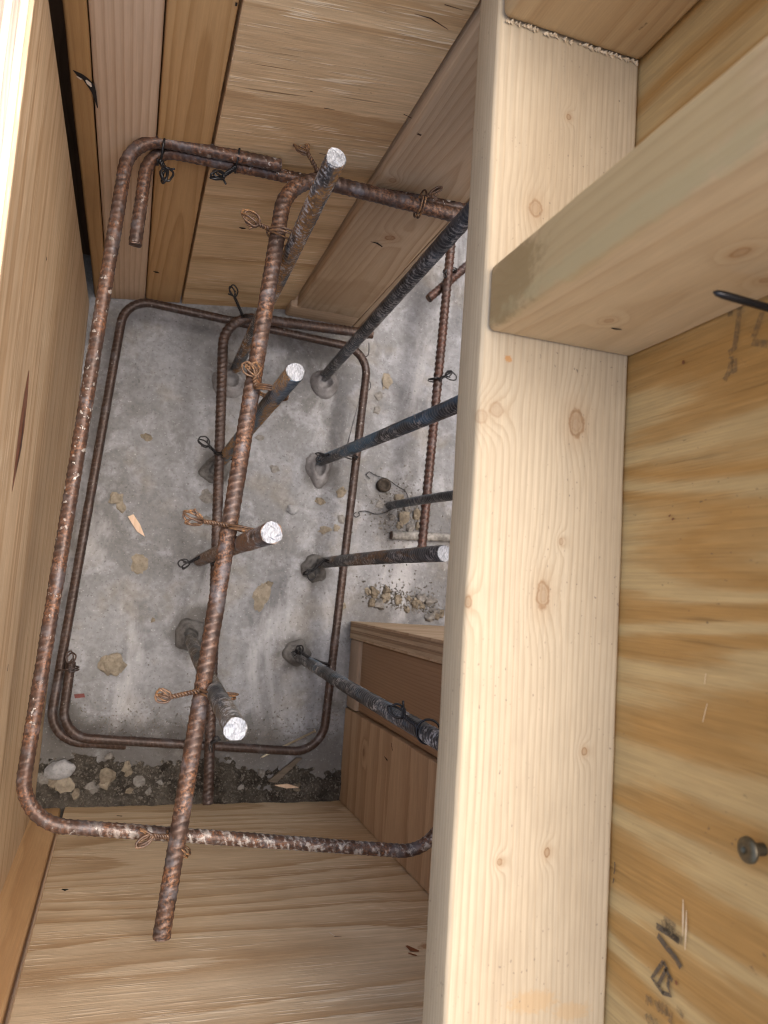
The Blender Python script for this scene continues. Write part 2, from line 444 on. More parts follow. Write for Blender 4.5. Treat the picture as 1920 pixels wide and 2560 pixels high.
def fillet(pts, rad, step=0.0009):
    """round the corners of a polyline and resample it evenly"""
    pts = [Vector(p) for p in pts]
    if not isinstance(rad, (list, tuple)): rad = [rad]*len(pts)
    dense = [pts[0]]
    for i in range(1, len(pts)-1):
        a, b, c = pts[i-1], pts[i], pts[i+1]
        u = (a-b).normalized(); w = (c-b).normalized()
        ang = u.angle(w, math.pi)
        if rad[i] <= 0 or ang > math.pi-0.02:
            dense.append(b); continue
        t = min(rad[i]/math.tan(ang/2), 0.48*(a-b).length, 0.48*(c-b).length)
        rr = t*math.tan(ang/2)
        p0 = b+u*t; p1 = b+w*t
        cen = b + (u+w).normalized()*(rr/math.sin(ang/2))
        v0 = p0-cen; v1 = p1-cen
        tot = v0.angle(v1)
        ax = v0.cross(v1).normalized()
        for k in range(0, 25):
            dense.append(cen + Matrix.Rotation(tot*k/24, 3, ax) @ v0)
    dense.append(pts[-1])
    P = np.array([tuple(p) for p in dense])
    return resample(P, step)

def resample(P, step):
    P = np.asarray(P, float)
    d = np.linalg.norm(np.diff(P, axis=0), axis=1)
    keep = np.concatenate([[True], d > 1e-7]); P = P[keep]
    s = np.concatenate([[0], np.cumsum(np.linalg.norm(np.diff(P, axis=0), axis=1))])
    m = max(2, int(s[-1]/step)+1)
    t = np.linspace(0, s[-1], m)
    return np.stack([np.interp(t, s, P[:, i]) for i in range(3)], 1)

def frames(P):
    T = np.gradient(P, axis=0); T /= np.linalg.norm(T, axis=1)[:, None]
    up = np.array([0, 0, 1.0]) if abs(T[0][2]) < 0.8 else np.array([0, 1.0, 0])
    U = np.zeros_like(P)
    u = up - T[0]*np.dot(up, T[0]); u /= np.linalg.norm(u)
    for i in range(len(P)):
        u = u - T[i]*np.dot(u, T[i]); u /= np.linalg.norm(u); U[i] = u
    return T, U, np.cross(T, U)

def sweep(P, radii, seg):
    """radii: (n, seg) array"""
    T, U, V = frames(P)
    th = np.linspace(0, 2*math.pi, seg, endpoint=False)
    ring = U[:, None, :]*np.cos(th)[None, :, None] + V[:, None, :]*np.sin(th)[None, :, None]
    verts = P[:, None, :] + ring*radii[:, :, None]
    n = len(P)
    i = np.arange(n-1)[:, None]*seg; j = np.arange(seg)[None, :]; k = (j+1) % seg
    faces = np.stack([i+j, i+k, i+seg+k, i+seg+j], -1).reshape(-1, 4)
    return verts.reshape(-1, 3), faces, th

def rebar_mesh(P, r, sp=0.0052, rib=0.0008, seg=16, phase=0.0, lr=0.0006):
    n = len(P)
    s = np.concatenate([[0], np.cumsum(np.linalg.norm(np.diff(P, axis=0), axis=1))])
    th = np.linspace(0, 2*math.pi, seg, endpoint=False)
    a = th + phase
    side = np.abs(np.sin(a))
    q = s[:, None]/sp + 0.55*np.cos(a)[None, :]*np.sign(np.sin(a))[None, :] + 0.5*(np.sin(a) > 0)[None, :]
    pulse = np.exp(-((np.mod(q, 1.0)-0.5)/0.15)**2)
    rad = r + rib*pulse*(side**0.5)[None, :] + lr*np.exp(-(np.sin(a)/0.28)**2)[None, :]
    jit = np.array([mnoise.noise(Vector((x*70, y*70, z*70))) for x, y, z in P])
    rad = rad + (jit*0.00025)[:, None]
    return rad, (pulse*(side**0.5)[None, :]).reshape(-1)

def cut_end(name, centre, direction, r, mat, parent, seed=1, uneven=0.17, facets=14, dome=0.0004):
    """flat, slightly chipped end face of a cut bar"""
    rnd = random.Random(seed)
    d = Vector(direction).normalized()
    u = d.orthogonal().normalized(); w = d.cross(u)
    bm = bmesh.new()
    ringv = []; basev = []
    rr = []
    for k in range(facets):
        rr.append(r*(1.0 + rnd.uniform(-uneven, uneven*0.55)))
    for k in range(facets):
        t = 2*math.pi*k/facets
        rad = (rr[k] + rr[(k+1) % facets])*0.5
        ringv.append(bm.verts.new(u*math.cos(t)*rad + w*math.sin(t)*rad + d*(0.0010 + rnd.uniform(-dome, dome))))
        basev.append(bm.verts.new(u*math.cos(t)*r*0.93 + w*math.sin(t)*r*0.93 - d*0.0006))
    mid = [bm.verts.new(u*math.cos(2*math.pi*k/6)*r*0.5 + w*math.sin(2*math.pi*k/6)*r*0.5 + d*(0.0011+rnd.uniform(-dome, dome))) for k in range(6)]
    c = bm.verts.new(d*0.0012)
    for k in range(facets):
        k2 = (k+1) % facets
        bm.faces.new((basev[k], basev[k2], ringv[k2], ringv[k]))
        m0 = mid[k*6//facets]; m1 = mid[(k2*6//facets) % 6]
        bm.faces.new((ringv[k], ringv[k2], m0))
        if m1 is not m0:
            bm.faces.new((ringv[k2], m1, m0))
    for k in range(6):
        bm.faces.new((mid[k], mid[(k+1) % 6], c))
    bmesh.ops.recalc_face_normals(bm, faces=list(bm.faces))
    return bm_obj(name, bm, mat, parent, centre)

def rebar(name, P, r, mat, label, cat='rebar', group=None, seg=16, sp=0.0052, rib=0.0008, phase=0.0, caps=(None, None), lr=0.0006, origin=None, shear=(0, 0)):
    """ribbed bar along P (n,3): Empty + shank + cut ends"""
    P = np.asarray(P)
    root = empty(name, tuple(P[0]))
    tag(root, label, cat, group)
    rad, crest = rebar_mesh(P, r, sp, rib, seg, phase, lr)
    verts, faces, th = sweep(P, rad, seg)
    T, U, V = frames(P)
    n = len(P)
    # end discs
    vs = verts - P[0]
    fl = faces.tolist()
    fl.append(list(range(seg))[::-1]); fl.append([(n-1)*seg+k for k in range(seg)])
    o = mesh_obj('ribbed_shank', vs, fl, mat, root)
    at = o.data.attributes.new('rib', 'FLOAT', 'POINT'); at.data.foreach_set('value', crest.astype(np.float32))
    o.data.polygons[len(fl)-1].use_smooth = False
    o.data.polygons[len(fl)-2].use_smooth = False
    for k, cm in enumerate(caps):
        if cm is None: continue
        d = -T[0] if k == 0 else T[-1]
        p = P[0] if k == 0 else P[-1]
        d = Vector(d) + Vector((shear[0], shear[1], 0))
        cut_end('cut_end', tuple(np.asarray(p)-P[0]), d, r*1.06, cm, root, seed=int(abs(p[0]*9000+p[1]*7000))+k)
    return root

def straight(a, b, step=0.0009, bow=0.0, bdir=(1, 0, 0)):
    a = np.array(a, float); b = np.array(b, float)
    m = max(2, int(np.linalg.norm(b-a)/step)+1)
    t = np.linspace(0, 1, m)[:, None]
    return a + (b-a)*t + np.array(bdir)*bow*np.sin(t*math.pi)

def spline(pts, sub=10):
    """Catmull-Rom through points"""
    p = [np.array(q, float) for q in pts]
    p = [2*p[0]-p[1]] + p + [2*p[-1]-p[-2]]
    outp = []
    for i in range(1, len(p)-2):
        for k in range(sub):
            t = k/sub
            outp.append(0.5*((2*p[i]) + (-p[i-1]+p[i+1])*t + (2*p[i-1]-5*p[i]+4*p[i+1]-p[i+2])*t*t + (-p[i-1]+3*p[i]-3*p[i+1]+p[i+2])*t**3))
    outp.append(p[-2])
    return np.array(outp)

def wire(name, pts, mat, label, r=0.0007, sub=8, cat='tie wire', group=None, parent=None, smooth_path=True):
    P = spline(pts, sub) if smooth_path else np.asarray(pts)
    keep = np.concatenate([[True], np.linalg.norm(np.diff(P, axis=0), axis=1) > 1e-6]); P = P[keep]
    rad = np.full((len(P), 7), r)
    v, f, _ = sweep(P, rad, 7)
    fl = f.tolist(); fl.append(list(range(7))[::-1]); fl.append([(len(P)-1)*7+k for k in range(7)])
    o = mesh_obj(name, v-P[0], fl, mat, parent, tuple(P[0]))
    if label: tag(o, label, cat, group)
    return o

def tie(wrap, axis, rw, end, mat, label, loop=0.0075, nloops=2, seed=0, turns=1.6, aspect=0.75, twist_r=0.00105, pitch=0.0042, ell=1.0, tails=True, group=None, r=0.00085, flat=None):
    """twisted tie wire: wraps bars at `wrap` about `axis`, a twisted pair runs out to `end` and finishes in open loops"""
    rnd = random.Random(seed)
    wrap = Vector(wrap); end = Vector(end); ax = Vector(axis).normalized()
    d = (end-wrap)
    e1 = (d - ax*d.dot(ax)).normalized(); e2 = ax.cross(e1)
    pts = []
    nn = int(turns*16)
    for k in range(nn):
        t = 2*math.pi*k/16
        pts.append(wrap + e1*math.cos(t)*rw + e2*math.sin(t)*rw*ell + ax*(k/nn-0.5)*0.004)
    start = wrap + e1*rw*1.02
    dd = (end-start); L = dd.length; dd.normalize()
    f1 = dd.orthogonal().normalized(); f2 = dd.cross(f1)
    m = max(6, int(L/pitch*8))
    for k in range(m):
        t = 2*math.pi*k/8
        pts.append(start + dd*(L*k/m) + (f1*math.cos(t)+f2*math.sin(t))*twist_r)
    # loops, seen broadside from above unless flat says otherwise
    nz = Vector(flat) if flat else Vector((rnd.uniform(-.5, .5), rnd.uniform(-.5, .5), 1.0))
    nz.normalize()
    g1 = (dd - nz*dd.dot(nz)).normalized(); g2 = nz.cross(g1)
    for q in range(nloops):
        lr_ = loop*rnd.uniform(0.8, 1.15)
        tilt = rnd.uniform(-0.6, 0.6)
        h1 = g1*math.cos(tilt)+g2*math.sin(tilt); h2 = (nz.cross(h1)*math.cos(q*0.9) + nz*math.sin(q*0.9)*0.7)
        cen = end + h1*lr_*0.9 + nz*rnd.uniform(-.001, .002)
        for k in range(13):
            t = math.pi + 2*math.pi*k/13
            wv = 1.0 + rnd.uniform(-.10, .10)
            pts.append(cen + h1*math.cos(t)*lr_*wv + h2*math.sin(t)*lr_*aspect*wv)
    if tails:
        tl = rnd.uniform(0.006, 0.011)
        td = (g2*rnd.choice((-1, 1))*0.7 + g1*0.6 + nz*0.2).normalized()
        pts.append(end + td*tl*0.4); pts.append(end + td*tl)
    root = wire('wire_tie', pts, mat, label, r=r, sub=2, group=group)
    # second strand of the twisted pair
    p2 = []
    for k in range(m):
        t = 2*math.pi*k/8 + math.pi
        p2.append(start + dd*(L*k/m) + (f1*math.cos(t)+f2*math.sin(t))*twist_r)
    td = (g1*0.8 - g2*0.6 + nz*0.3).normalized()
    p2 += [end + td*0.003, end + td*0.0065]
    w2 = wire('twisted_strand', p2, mat, None, r=r, sub=2, parent=root)
    w2.location = Vector(w2.location) - root.location
    return root

def blob(name, loc, size, mat, label, cat, group=None, seed=0, sub=2, rough=0.35, rz=0.0, sink=0.25, freq=1.3):
    """irregular pebble or crumb sitting on the slab; size = full extents"""
    rnd = random.Random(seed)
    bm = bmesh.new()
    bmesh.ops.create_icosphere(bm, subdivisions=sub, radius=1.0)
    off = Vector((rnd.uniform(-50, 50), rnd.uniform(-50, 50), rnd.uniform(-50, 50)))
    for v in bm.verts:
        k = 1.0 + mnoise.noise(v.co*freq + off)*rough*1.7 + mnoise.noise(v.co*freq*2.7 + off)*rough*0.9 + mnoise.noise(v.co*freq*6 + off)*rough*0.4
        v.co *= k
    cs, sn = math.cos(rz), math.sin(rz)
    for v in bm.verts:
        x, y, z = v.co.x*size[0]/2, v.co.y*size[1]/2, v.co.z*size[2]/2
        v.co = Vector((x*cs-y*sn, x*sn+y*cs, z))
    o = bm_obj(name, bm, mat, None, (loc[0], loc[1], loc[2]+size[2]*(0.5-sink)))
    o.data.polygons.foreach_set('use_smooth', [True]*len(o.data.polygons))
    if hasattr(o.data, 'set_sharp_from_angle'): o.data.set_sharp_from_angle(angle=R(22))
    if label: tag(o, label, cat, group)
    return o

# ================================================================== SETTING
M_CONC = concrete(damp=[(0.100, 0.250, 0.030, 0.7), (0.088, 0.135, 0.028, 0.75), (0.078, -0.062, 0.032, 0.8), (0.222, 0.146, 0.028, 0.75), (0.222, 0.020, 0.028, 0.75), (0.208, -0.085, 0.030, 0.85), (0.09, -0.045, 0.020, 0.9), (-0.05, -0.20, 0.06, 0.8), (0.03, -0.21, 0.06, 0.8), (0.10, -0.205, 0.05, 0.75), (0.17, -0.21, 0.055, 0.75), (0.25, -0.22, 0.05, 0.7), (0.33, 0.10, 0.05, 0.5), (0.30, -0.03, 0.04, 0.4)])
M_SOIL = soil_mat('damp_dark_soil', (0.022, 0.019, 0.016), (0.090, 0.080, 0.067))
M_GROUND = soil_mat('bare_site_earth', (0.09, 0.075, 0.055), (0.20, 0.17, 0.13))

g = mesh_obj('ground', [(-80, -80, -0.06), (80, -80, -0.06), (80, 80, -0.06), (-80, 80, -0.06)], [(0, 1, 2, 3)], M_GROUND, smooth=False)
tag(g, 'bare brown earth around the timber forms', 'ground', kind='structure')

def slab_height(x, y):
    p = Vector((x, y, 0.0))
    h = mnoise.noise(p*7)*0.0014 + mnoise.noise(p*24)*0.0007 + mnoise.noise(p*90)*0.00035
    return h

def sheet(name, xs, ys, zf, mat, skirt=0.05):
    nx, ny = len(xs), len(ys)
    verts = [(x, y, zf(x, y)) for y in ys for x in xs]
    faces = [(j*nx+i, j*nx+i+1, (j+1)*nx+i+1, (j+1)*nx+i) for j in range(ny-1) for i in range(nx-1)]
    # skirt so the sheet has real thickness
    edge = [i for i in range(nx)] + [j*nx+nx-1 for j in range(1, ny)] + [(ny-1)*nx+i for i in range(nx-2, -1, -1)] + [j*nx for j in range(ny-2, 0, -1)]
    b = len(verts)
    for e in edge:
        verts.append((verts[e][0], verts[e][1], -skirt))
    for k in range(len(edge)):
        k2 = (k+1) % len(edge)
        faces.append((edge[k], b+k, b+k2, edge[k2]))
    return mesh_obj(name, verts, faces, mat)

xs = list(np.concatenate([np.linspace(-1.0, -0.12, 10, endpoint=False), np.linspace(-0.12, 0.48, 190, endpoint=False), np.linspace(0.48, 1.4, 16)]))
ys = list(np.concatenate([np.linspace(-1.1, -0.30, 10, endpoint=False), np.linspace(-0.30, 0.75, 300, endpoint=False), np.linspace(0.75, 1.5, 10)]))
slab = sheet('concrete_slab', xs, ys, slab_height, M_CONC)
tag(slab, 'grey stained concrete slab at the bottom of the form', 'concrete slab', kind='structure')

def soil_height(x, y):
    p = Vector((x, y, 0.3))
    edge = -0.186 + mnoise.noise(Vector((x*14, 2.0, 0)))*0.018 + mnoise.noise(Vector((x*50, 5.0, 0)))*0.010 + mnoise.noise(Vector((x*160, y*160, 0)))*0.008 + max(0, x-0.10)*(-0.10)
    t = min(1.0, max(0.0, (edge - y)/0.034))
    h = 0.004 + mnoise.noise(p*30)*0.0045 + mnoise.noise(p*95)*0.0028 + mnoise.noise(p*260)*0.0013
    return -0.012*(1-t) + t*(h)
xs = list(np.linspace(-0.10, 0.30, 230)); ys = list(np.linspace(-0.285, -0.165, 80))
soil = sheet('soil', xs, ys, soil_height, M_SOIL, 0.03)
tag(soil, 'dark damp soil with grit along the foot of the front form', 'soil', kind='structure')

# ================================================================== TIMBER FORMS
def rel(o_bounds, pts):
    c = [(b[0]+b[1])/2 for b in o_bounds]
    return [tuple(p[i]-c[i] for i in range(3)) for p in pts]

# colours (linear base colours)
PALE_E, PALE_L = (0.475, 0.385, 0.262), (0.32, 0.232, 0.135)
TAN_E, TAN_L = (0.46, 0.32, 0.20), (0.30, 0.18, 0.095)
AMB_E, AMB_L = (0.50, 0.305, 0.135), (0.33, 0.175, 0.062)

# ---- left plywood panel with its layered top edge
LX = (-0.0905, -0.0715); LY = (-0.46, 0.314); LZ = (0.0, 0.548)
left_panel = empty('form_plywood', ((LX[0]+LX[1])/2, (LY[0]+LY[1])/2, 0.0))
tag(left_panel, 'long plywood form panel with a brown pitch streak and bright layered top edge', 'plywood')
bnd = (LX, LY, LZ)
M_LPLY = plywood('plywood_left_face', 1, (0.58, 0.43, 0.275), (0.42, 0.275, 0.15), seed=1.3, bands=4.5, wa=30, wg=0.9, slope=12, contrast=0.9, fibre=0.26,
                 streak=0.6, pale=(0.78, 0.65, 0.47), checks=0.35, normal_axis=0,
                 stains=[((0.008, 0.0, -0.0), (0.02, 0.001, 0.001), 60, (0.2, 0.07, 0.03), 0.0)])
def ply_layers(parent, bounds, axis, face_mat, inner_mats, cuts=24, wob=0.0005, thick=None, jitter=0.0008, top_axis=2, seed=0):
    """a plywood sheet as its veneers, stacked along axis"""
    rnd = random.Random(seed)
    b = [list(q) for q in bounds]
    lo, hi = b[axis]
    fr = thick or [0.12, 0.19, 0.19, 0.19, 0.19, 0.12]
    s = sum(fr); p = lo
    for k, f in enumerate(fr):
        q = p + (hi-lo)*f/s
        bb = [tuple(v) for v in b]
        bb[axis] = (p, q - 0.0)
        bz = list(bb[top_axis]); bz[1] += rnd.uniform(-jitter, jitter); bb[top_axis] = tuple(bz)
        m = face_mat if k in (0, len(fr)-1) else inner_mats[k % len(inner_mats)]
        box('veneer', *bb, m, bevel=0.0003, parent=parent, wob=wob if k not in (0, len(fr)-1) else wob*0.6, seg=1, cuts=cuts)
        p = q
M_VEN_A = lumber('veneer_pale_edge', 1, (0.78, 0.70, 0.58), (0.62, 0.50, 0.37), pith=(0.2, 0.3), sp=0.004, seed=4.0, contrast=0.5)
M_VEN_B = lumber('veneer_reddish_edge', 1, (0.56, 0.42, 0.35), (0.38, 0.24, 0.18), pith=(0.1, 0.2), sp=0.0012, seed=5.0, contrast=0.9, fibre=0.3)
ply_layers(left_panel, bnd, 0, M_LPLY, [M_VEN_A, M_VEN_B], seed=3)

# pitch streak and nail hole on the panel: flat patches, the shade inside the hole painted near-black
def strip_patch(name, pts, widths, normal, mat, parent, lift=0.0003):
    """flat brush-like mark following pts on a plane with the given normal"""
    nrm = Vector(normal).normalized()
    P = [Vector(p) for p in pts]
    verts = []; faces = []
    for i, p in enumerate(P):
        t = (P[min(i+1, len(P)-1)] - P[max(i-1, 0)]).normalized()
        s = t.cross(nrm).normalized()
        verts.append(p + s*widths[i]/2 + nrm*lift); verts.append(p - s*widths[i]/2 + nrm*lift)
    for i in range(len(P)-1):
        faces.append((2*i, 2*i+1, 2*i+3, 2*i+2))
    base = Vector(parent.location) if parent else P[0]
    o = mesh_obj(name, [v-base for v in verts], faces, mat, parent, (0, 0, 0) if parent else P[0])
    return o
M_PITCH = plain('dried_pitch', (0.20, 0.068, 0.026), 0.45, var=0.5, sc=140)
M_PITCH_DK = plain('dried_pitch_dark', (0.06, 0.024, 0.012), 0.45, var=0.5, sc=140)
M_HOLE = plain('shadowed_nail_hole', (0.012, 0.008, 0.006), 0.9)  # near-black colour paints the shade inside holes and splits; dark flecks share it
strip_patch('pitch_streak', [(-0.0715, 0.1252, 0.4198), (-0.0715, 0.1100, 0.4202), (-0.0715, 0.0886, 0.4218), (-0.0715, 0.0702, 0.4257), (-0.0715, 0.0550, 0.4298), (-0.0715, 0.0456, 0.4322)],
            [0.002, 0.014, 0.021, 0.016, 0.007, 0.001], (1, 0, 0), M_PITCH, left_panel)
strip_patch('pitch_streak', [(-0.0715, 0.1007, 0.4212), (-0.0715, 0.0772, 0.4186), (-0.0715, 0.0584, 0.4263)], [0.0005, 0.006, 0.0008], (1, 0, 0), M_PITCH_DK, left_panel, 0.0006)
strip_patch('nail_hole', [(-0.0715, 0.2092, 0.4003), (-0.0715, 0.2083, 0.3992), (-0.0715, 0.2063, 0.4002)], [0.001, 0.003, 0.001], (1, 0, 0), M_HOLE, left_panel)
strip_patch('nail_hole', [(-0.0715, -0.0673, 0.3578), (-0.0715, -0.0719, 0.3585)], [0.0015, 0.002], (1, 0, 0), M_HOLE, left_panel)

# ---- back form: three boards on edge, plywood, stud, base plate, layered sheet
BR = R(7.0); BP = (-0.066, 0.3215, 0.0)     # the back form stands a little askew
TOPB = 0.66
def back_bounds(x0, x1, y0, y1, z0, z1): return ((BP[0]+x0, BP[0]+x1), (BP[1]+y0, BP[1]+y1), (z0, z1))
b0 = back_bounds(0.000, 0.0115+0.0025, 0.0, 0.038, 0.0, TOPB)
def back_board(bb, mat, label, **k):
    o = box('lumber_board', *bb, mat, bevel=0.0022, rz=BR, pivot=BP, **k)
    return tag(o, label, 'board')
x1 = 0.0135; x2 = 0.0565; x3 = 0.0975; x4 = 0.2330
M_B1 = lumber('amber_board_dark', 2, (0.40, 0.235, 0.095), (0.27, 0.14, 0.05), pith=(0.05, -0.04), sp=0.006, seed=11, contrast=0.6, blotch=0.5)
M_B2 = lumber('pinkish_board', 2, (0.58, 0.42, 0.285), (0.41, 0.265, 0.16), pith=(-0.10, 0.01), sp=0.0047, seed=12, contrast=0.9, blotch=0.15, warp=0.004,
              knots=[((0.012, -0.019, 0.15), 0.0028, 1.5, 0.7), ((0.015, -0.019, 0.085), 0.0026, 1.4, 0.6)])
M_B3 = lumber('amber_board_light', 2, AMB_E, AMB_L, pith=(0.004, -0.055), sp=0.0052, seed=13, contrast=0.75, blotch=0.2, warp=0.008, tilt=0.02)
board1 = back_board(back_bounds(0.0, x1, 0.0, 0.038, 0.0, TOPB), M_B1, 'dark amber board with a split knot beside the black corner gap', wob=0.0008)
back_board(back_bounds(x1+0.0008, x2, 0.0006, 0.089, 0.0, TOPB), M_B2, 'pinkish pale upright board with fine straight grain between two amber boards')
bb3 = back_board(back_bounds(x2+0.0010, x3, 0.0002, 0.089, 0.0, TOPB), M_B3, 'amber upright board with a nail hole, right against the rough plywood')
M_BPLY = plywood('plywood_back_face', 0, (0.66, 0.475, 0.275), (0.46, 0.285, 0.135), seed=7.7, bands=3.0, wa=16, wg=2.0, slope=14, contrast=0.8, fibre=0.30,
                 streak=0.9, pale=(0.84, 0.69, 0.48), checks=0.8, specks=0.4, normal_axis=1, rough=0.75)
bply = box('form_plywood', *back_bounds(x3+0.0022, x4, 0.0, 0.019, 0.0, TOPB), M_BPLY, bevel=0.0006, rz=BR, pivot=BP, seg=1, wob=0.0006, cuts=30)
tag(bply, 'rough splintery plywood sheet behind the upright bar tops', 'plywood')
# stud and board added behind the corner gap to keep it dark
M_GAP = lumber('gap_blocker_wood', 2, (0.16, 0.10, 0.06), (0.09, 0.055, 0.03), seed=21)  # dark wood colour chosen to deepen the gap's shade
o = box('gap_blocker_stud', (-0.128, -0.0535), (0.372, 0.410), (0.0, 0.66), M_GAP)
tag(o, 'brown stud added behind the panel corner to keep the gap dark', 'stud')
o = box('gap_blocker_board', (-0.129, -0.091), (0.26, 0.3715), (0.0, 0.66), M_GAP)
tag(o, 'brown board added outside the left panel end to block light from the corner gap', 'board')

SY = 0.3405
M_STUD = lumber('back_stud_wood', 2, (0.56, 0.415, 0.27), (0.38, 0.25, 0.14), pith=(0.01, -0.05), sp=0.0049, seed=31, contrast=0.75, blotch=0.35, warp=0.01, tilt=0.03,
                knots=[((0.002, -0.019, -0.040), 0.0055, 1.0, 0.85), ((-0.030, -0.019, 0.06), 0.0035, 1.0, 0.55), ((0.012, -0.019, 0.16), 0.003, 1.0, 0.6)], stains=[((0.0, -0.02, -0.2), (0.05, 0.03, 0.06), 40, (0.30, 0.19, 0.10), 0.35)])
sb = ((0.1680, 0.2500), (SY, SY+0.038), (0.0385, 0.5755))
back_stud = o = box('stud', *sb, M_STUD, bevel=0.003)
tag(o, 'broad knotty stud standing on a base plate beside the rough plywood', 'stud')
M_PLATE2 = lumber('base_plate_wood', 0, (0.46, 0.345, 0.24), (0.34, 0.23, 0.15), seed=33, sp=0.004)
o = box('base_plate', (0.1600, 0.2500), (SY+0.0005, SY+0.089), (0.0, 0.038), M_PLATE2, bevel=0.003)
tag(o, 'short base plate lying on the slab under the knotty stud', 'base plate')
M_VEN_C = lumber('veneer_brown_edge', 2, (0.38, 0.265, 0.17), (0.20, 0.125, 0.07), pith=(0.1, 0.2), sp=0.0015, seed=6.0, contrast=0.9, fibre=0.3)
M_VEN_D = lumber('veneer_tan_edge', 2, (0.54, 0.42, 0.29), (0.38, 0.26, 0.16), pith=(0.2, 0.1), sp=0.003, seed=6.5, contrast=0.6, fibre=0.25)
bsheet = empty('form_plywood', (0.26, SY+0.2, 0.0))
tag(bsheet, 'plywood sheet with layered edge against the side of the knotty stud', 'plywood')
ply_layers(bsheet, ((0.2508, 0.2700), (SY+0.0015, SY+0.40), (0.0, 0.575)), 0, M_VEN_D, [M_VEN_C, M_VEN_D], top_axis=1, seed=8, jitter=0.0, cuts=10)

# ---- front form
FY = -0.262
M_F1 = lumber('front_board_wood', 2, (0.60, 0.38, 0.19), (0.42, 0.235, 0.10), pith=(0.03, 0.07), sp=0.005, seed=41, contrast=0.6, tilt=0.015,
              knots=[((-0.012, 0.019, 0.20), 0.003, 1.5, 0.8)])
o = box('lumber_board', (-0.1080, -0.0440), (FY-0.0385, FY-0.0005), (0.0, 0.575), M_F1, bevel=0.003)
tag(o, 'narrow golden board left of the streaky front plywood', 'board')
fb = ((-0.0400, 0.2960), (FY-0.019, FY), (0.0, 0.575))
M_FPLY = plywood('plywood_front_face', 0, (0.66, 0.52, 0.345), (0.44, 0.29, 0.155), seed=15.2, bands=7.0, wa=9, wg=1.5, slope=26, contrast=0.9, fibre=0.24, streak=0.8, pale=(0.80, 0.69, 0.52), checks=0.3,
                 normal_axis=1, sharp=0.93, stains=[((0.116, 0.0095, 0.105), (0.012, 0.01, 0.008), 110, (0.30, 0.13, 0.04), 0.7)])
front_ply = box('form_plywood', *fb, M_FPLY, bevel=0.0006, seg=1, wob=0.0005, cuts=30)
tag(front_ply, 'pale streaky plywood front panel under the bar ends', 'plywood')
o = box('wale', (-0.35, 0.45), (FY-0.064, FY-0.0405), (0.44, 0.529), lumber('wale_wood', 0, TAN_E, TAN_L, seed=44), bevel=0.003)
tag(o, 'wale board nailed along the outside of the front form', 'board')

# ---- right front pier
PXX = 0.2770
pb = ((PXX, PXX+0.019), (FY+0.0008, -0.1485), (0.0, 0.575))
M_PPLY = plywood('plywood_pier_face', 1, (0.50, 0.35, 0.22), (0.29, 0.175, 0.095), seed=22.4, bands=3.0, wa=30, wg=2.2, slope=26, contrast=0.65, fibre=0.20, checks=0.4, normal_axis=0, sharp=0.92,
                 knots=[((-0.0095, 0.02, -0.20), 0.0035, 1.4, 0.6)])
pier_ply = o = box('form_plywood', *pb, M_PPLY, bevel=0.0006, seg=1, wob=0.0005, cuts=20)
tag(o, 'brown striped plywood panel facing the cage at the front corner', 'plywood')
M_P2 = lumber('pier_stud_wood', 2, (0.36, 0.23, 0.135), (0.25, 0.145, 0.075), pith=(0.06, 0.12), sp=0.0028, seed=52, contrast=0.7, warp=0.004)
o = box('stud', (PXX+0.0045, PXX+0.0425), (-0.1470, -0.0625), (0.0385, 0.575), M_P2, bevel=0.003)
tag(o, 'dull brown stud between striped plywood and layered sheet edge', 'stud')
o = box('base_plate', (PXX+0.0005, PXX+0.089), (-0.1475, -0.0622), (0.0, 0.038), lumber('pier_plate_wood', 1, (0.42, 0.33, 0.25), (0.32, 0.23, 0.165), seed=53), bevel=0.003)
tag(o, 'grey brown base plate under the dull stud of the front corner', 'base plate')
psheet = empty('form_plywood', (PXX+0.2, -0.052, 0.0))
tag(psheet, 'thick plywood sheet showing a layered edge beside the dull stud', 'plywood')
M_PS = plywood('plywood_channel_face', 0, (0.56, 0.42, 0.28), (0.40, 0.27, 0.16), seed=25, normal_axis=1)
ply_layers(psheet, ((PXX-0.0006, PXX+0.45), (-0.0618, -0.0405), (0.0, 0.40)), 1, M_PS, [M_VEN_C, M_VEN_D], top_axis=2, seed=9, cuts=10)

o = box('form_plywood', (0.600, 0.619), (-0.62, 0.75), (0.0, 0.850), plywood('plywood_added_shade_face', 2, (0.46, 0.33, 0.18), (0.33, 0.21, 0.10), seed=27, normal_axis=0), bevel=0.0006, seg=1)  # unseen form added beyond the channel to shade its slab
tag(o, 'unseen outer plywood form added to shade the side channel', 'plywood')

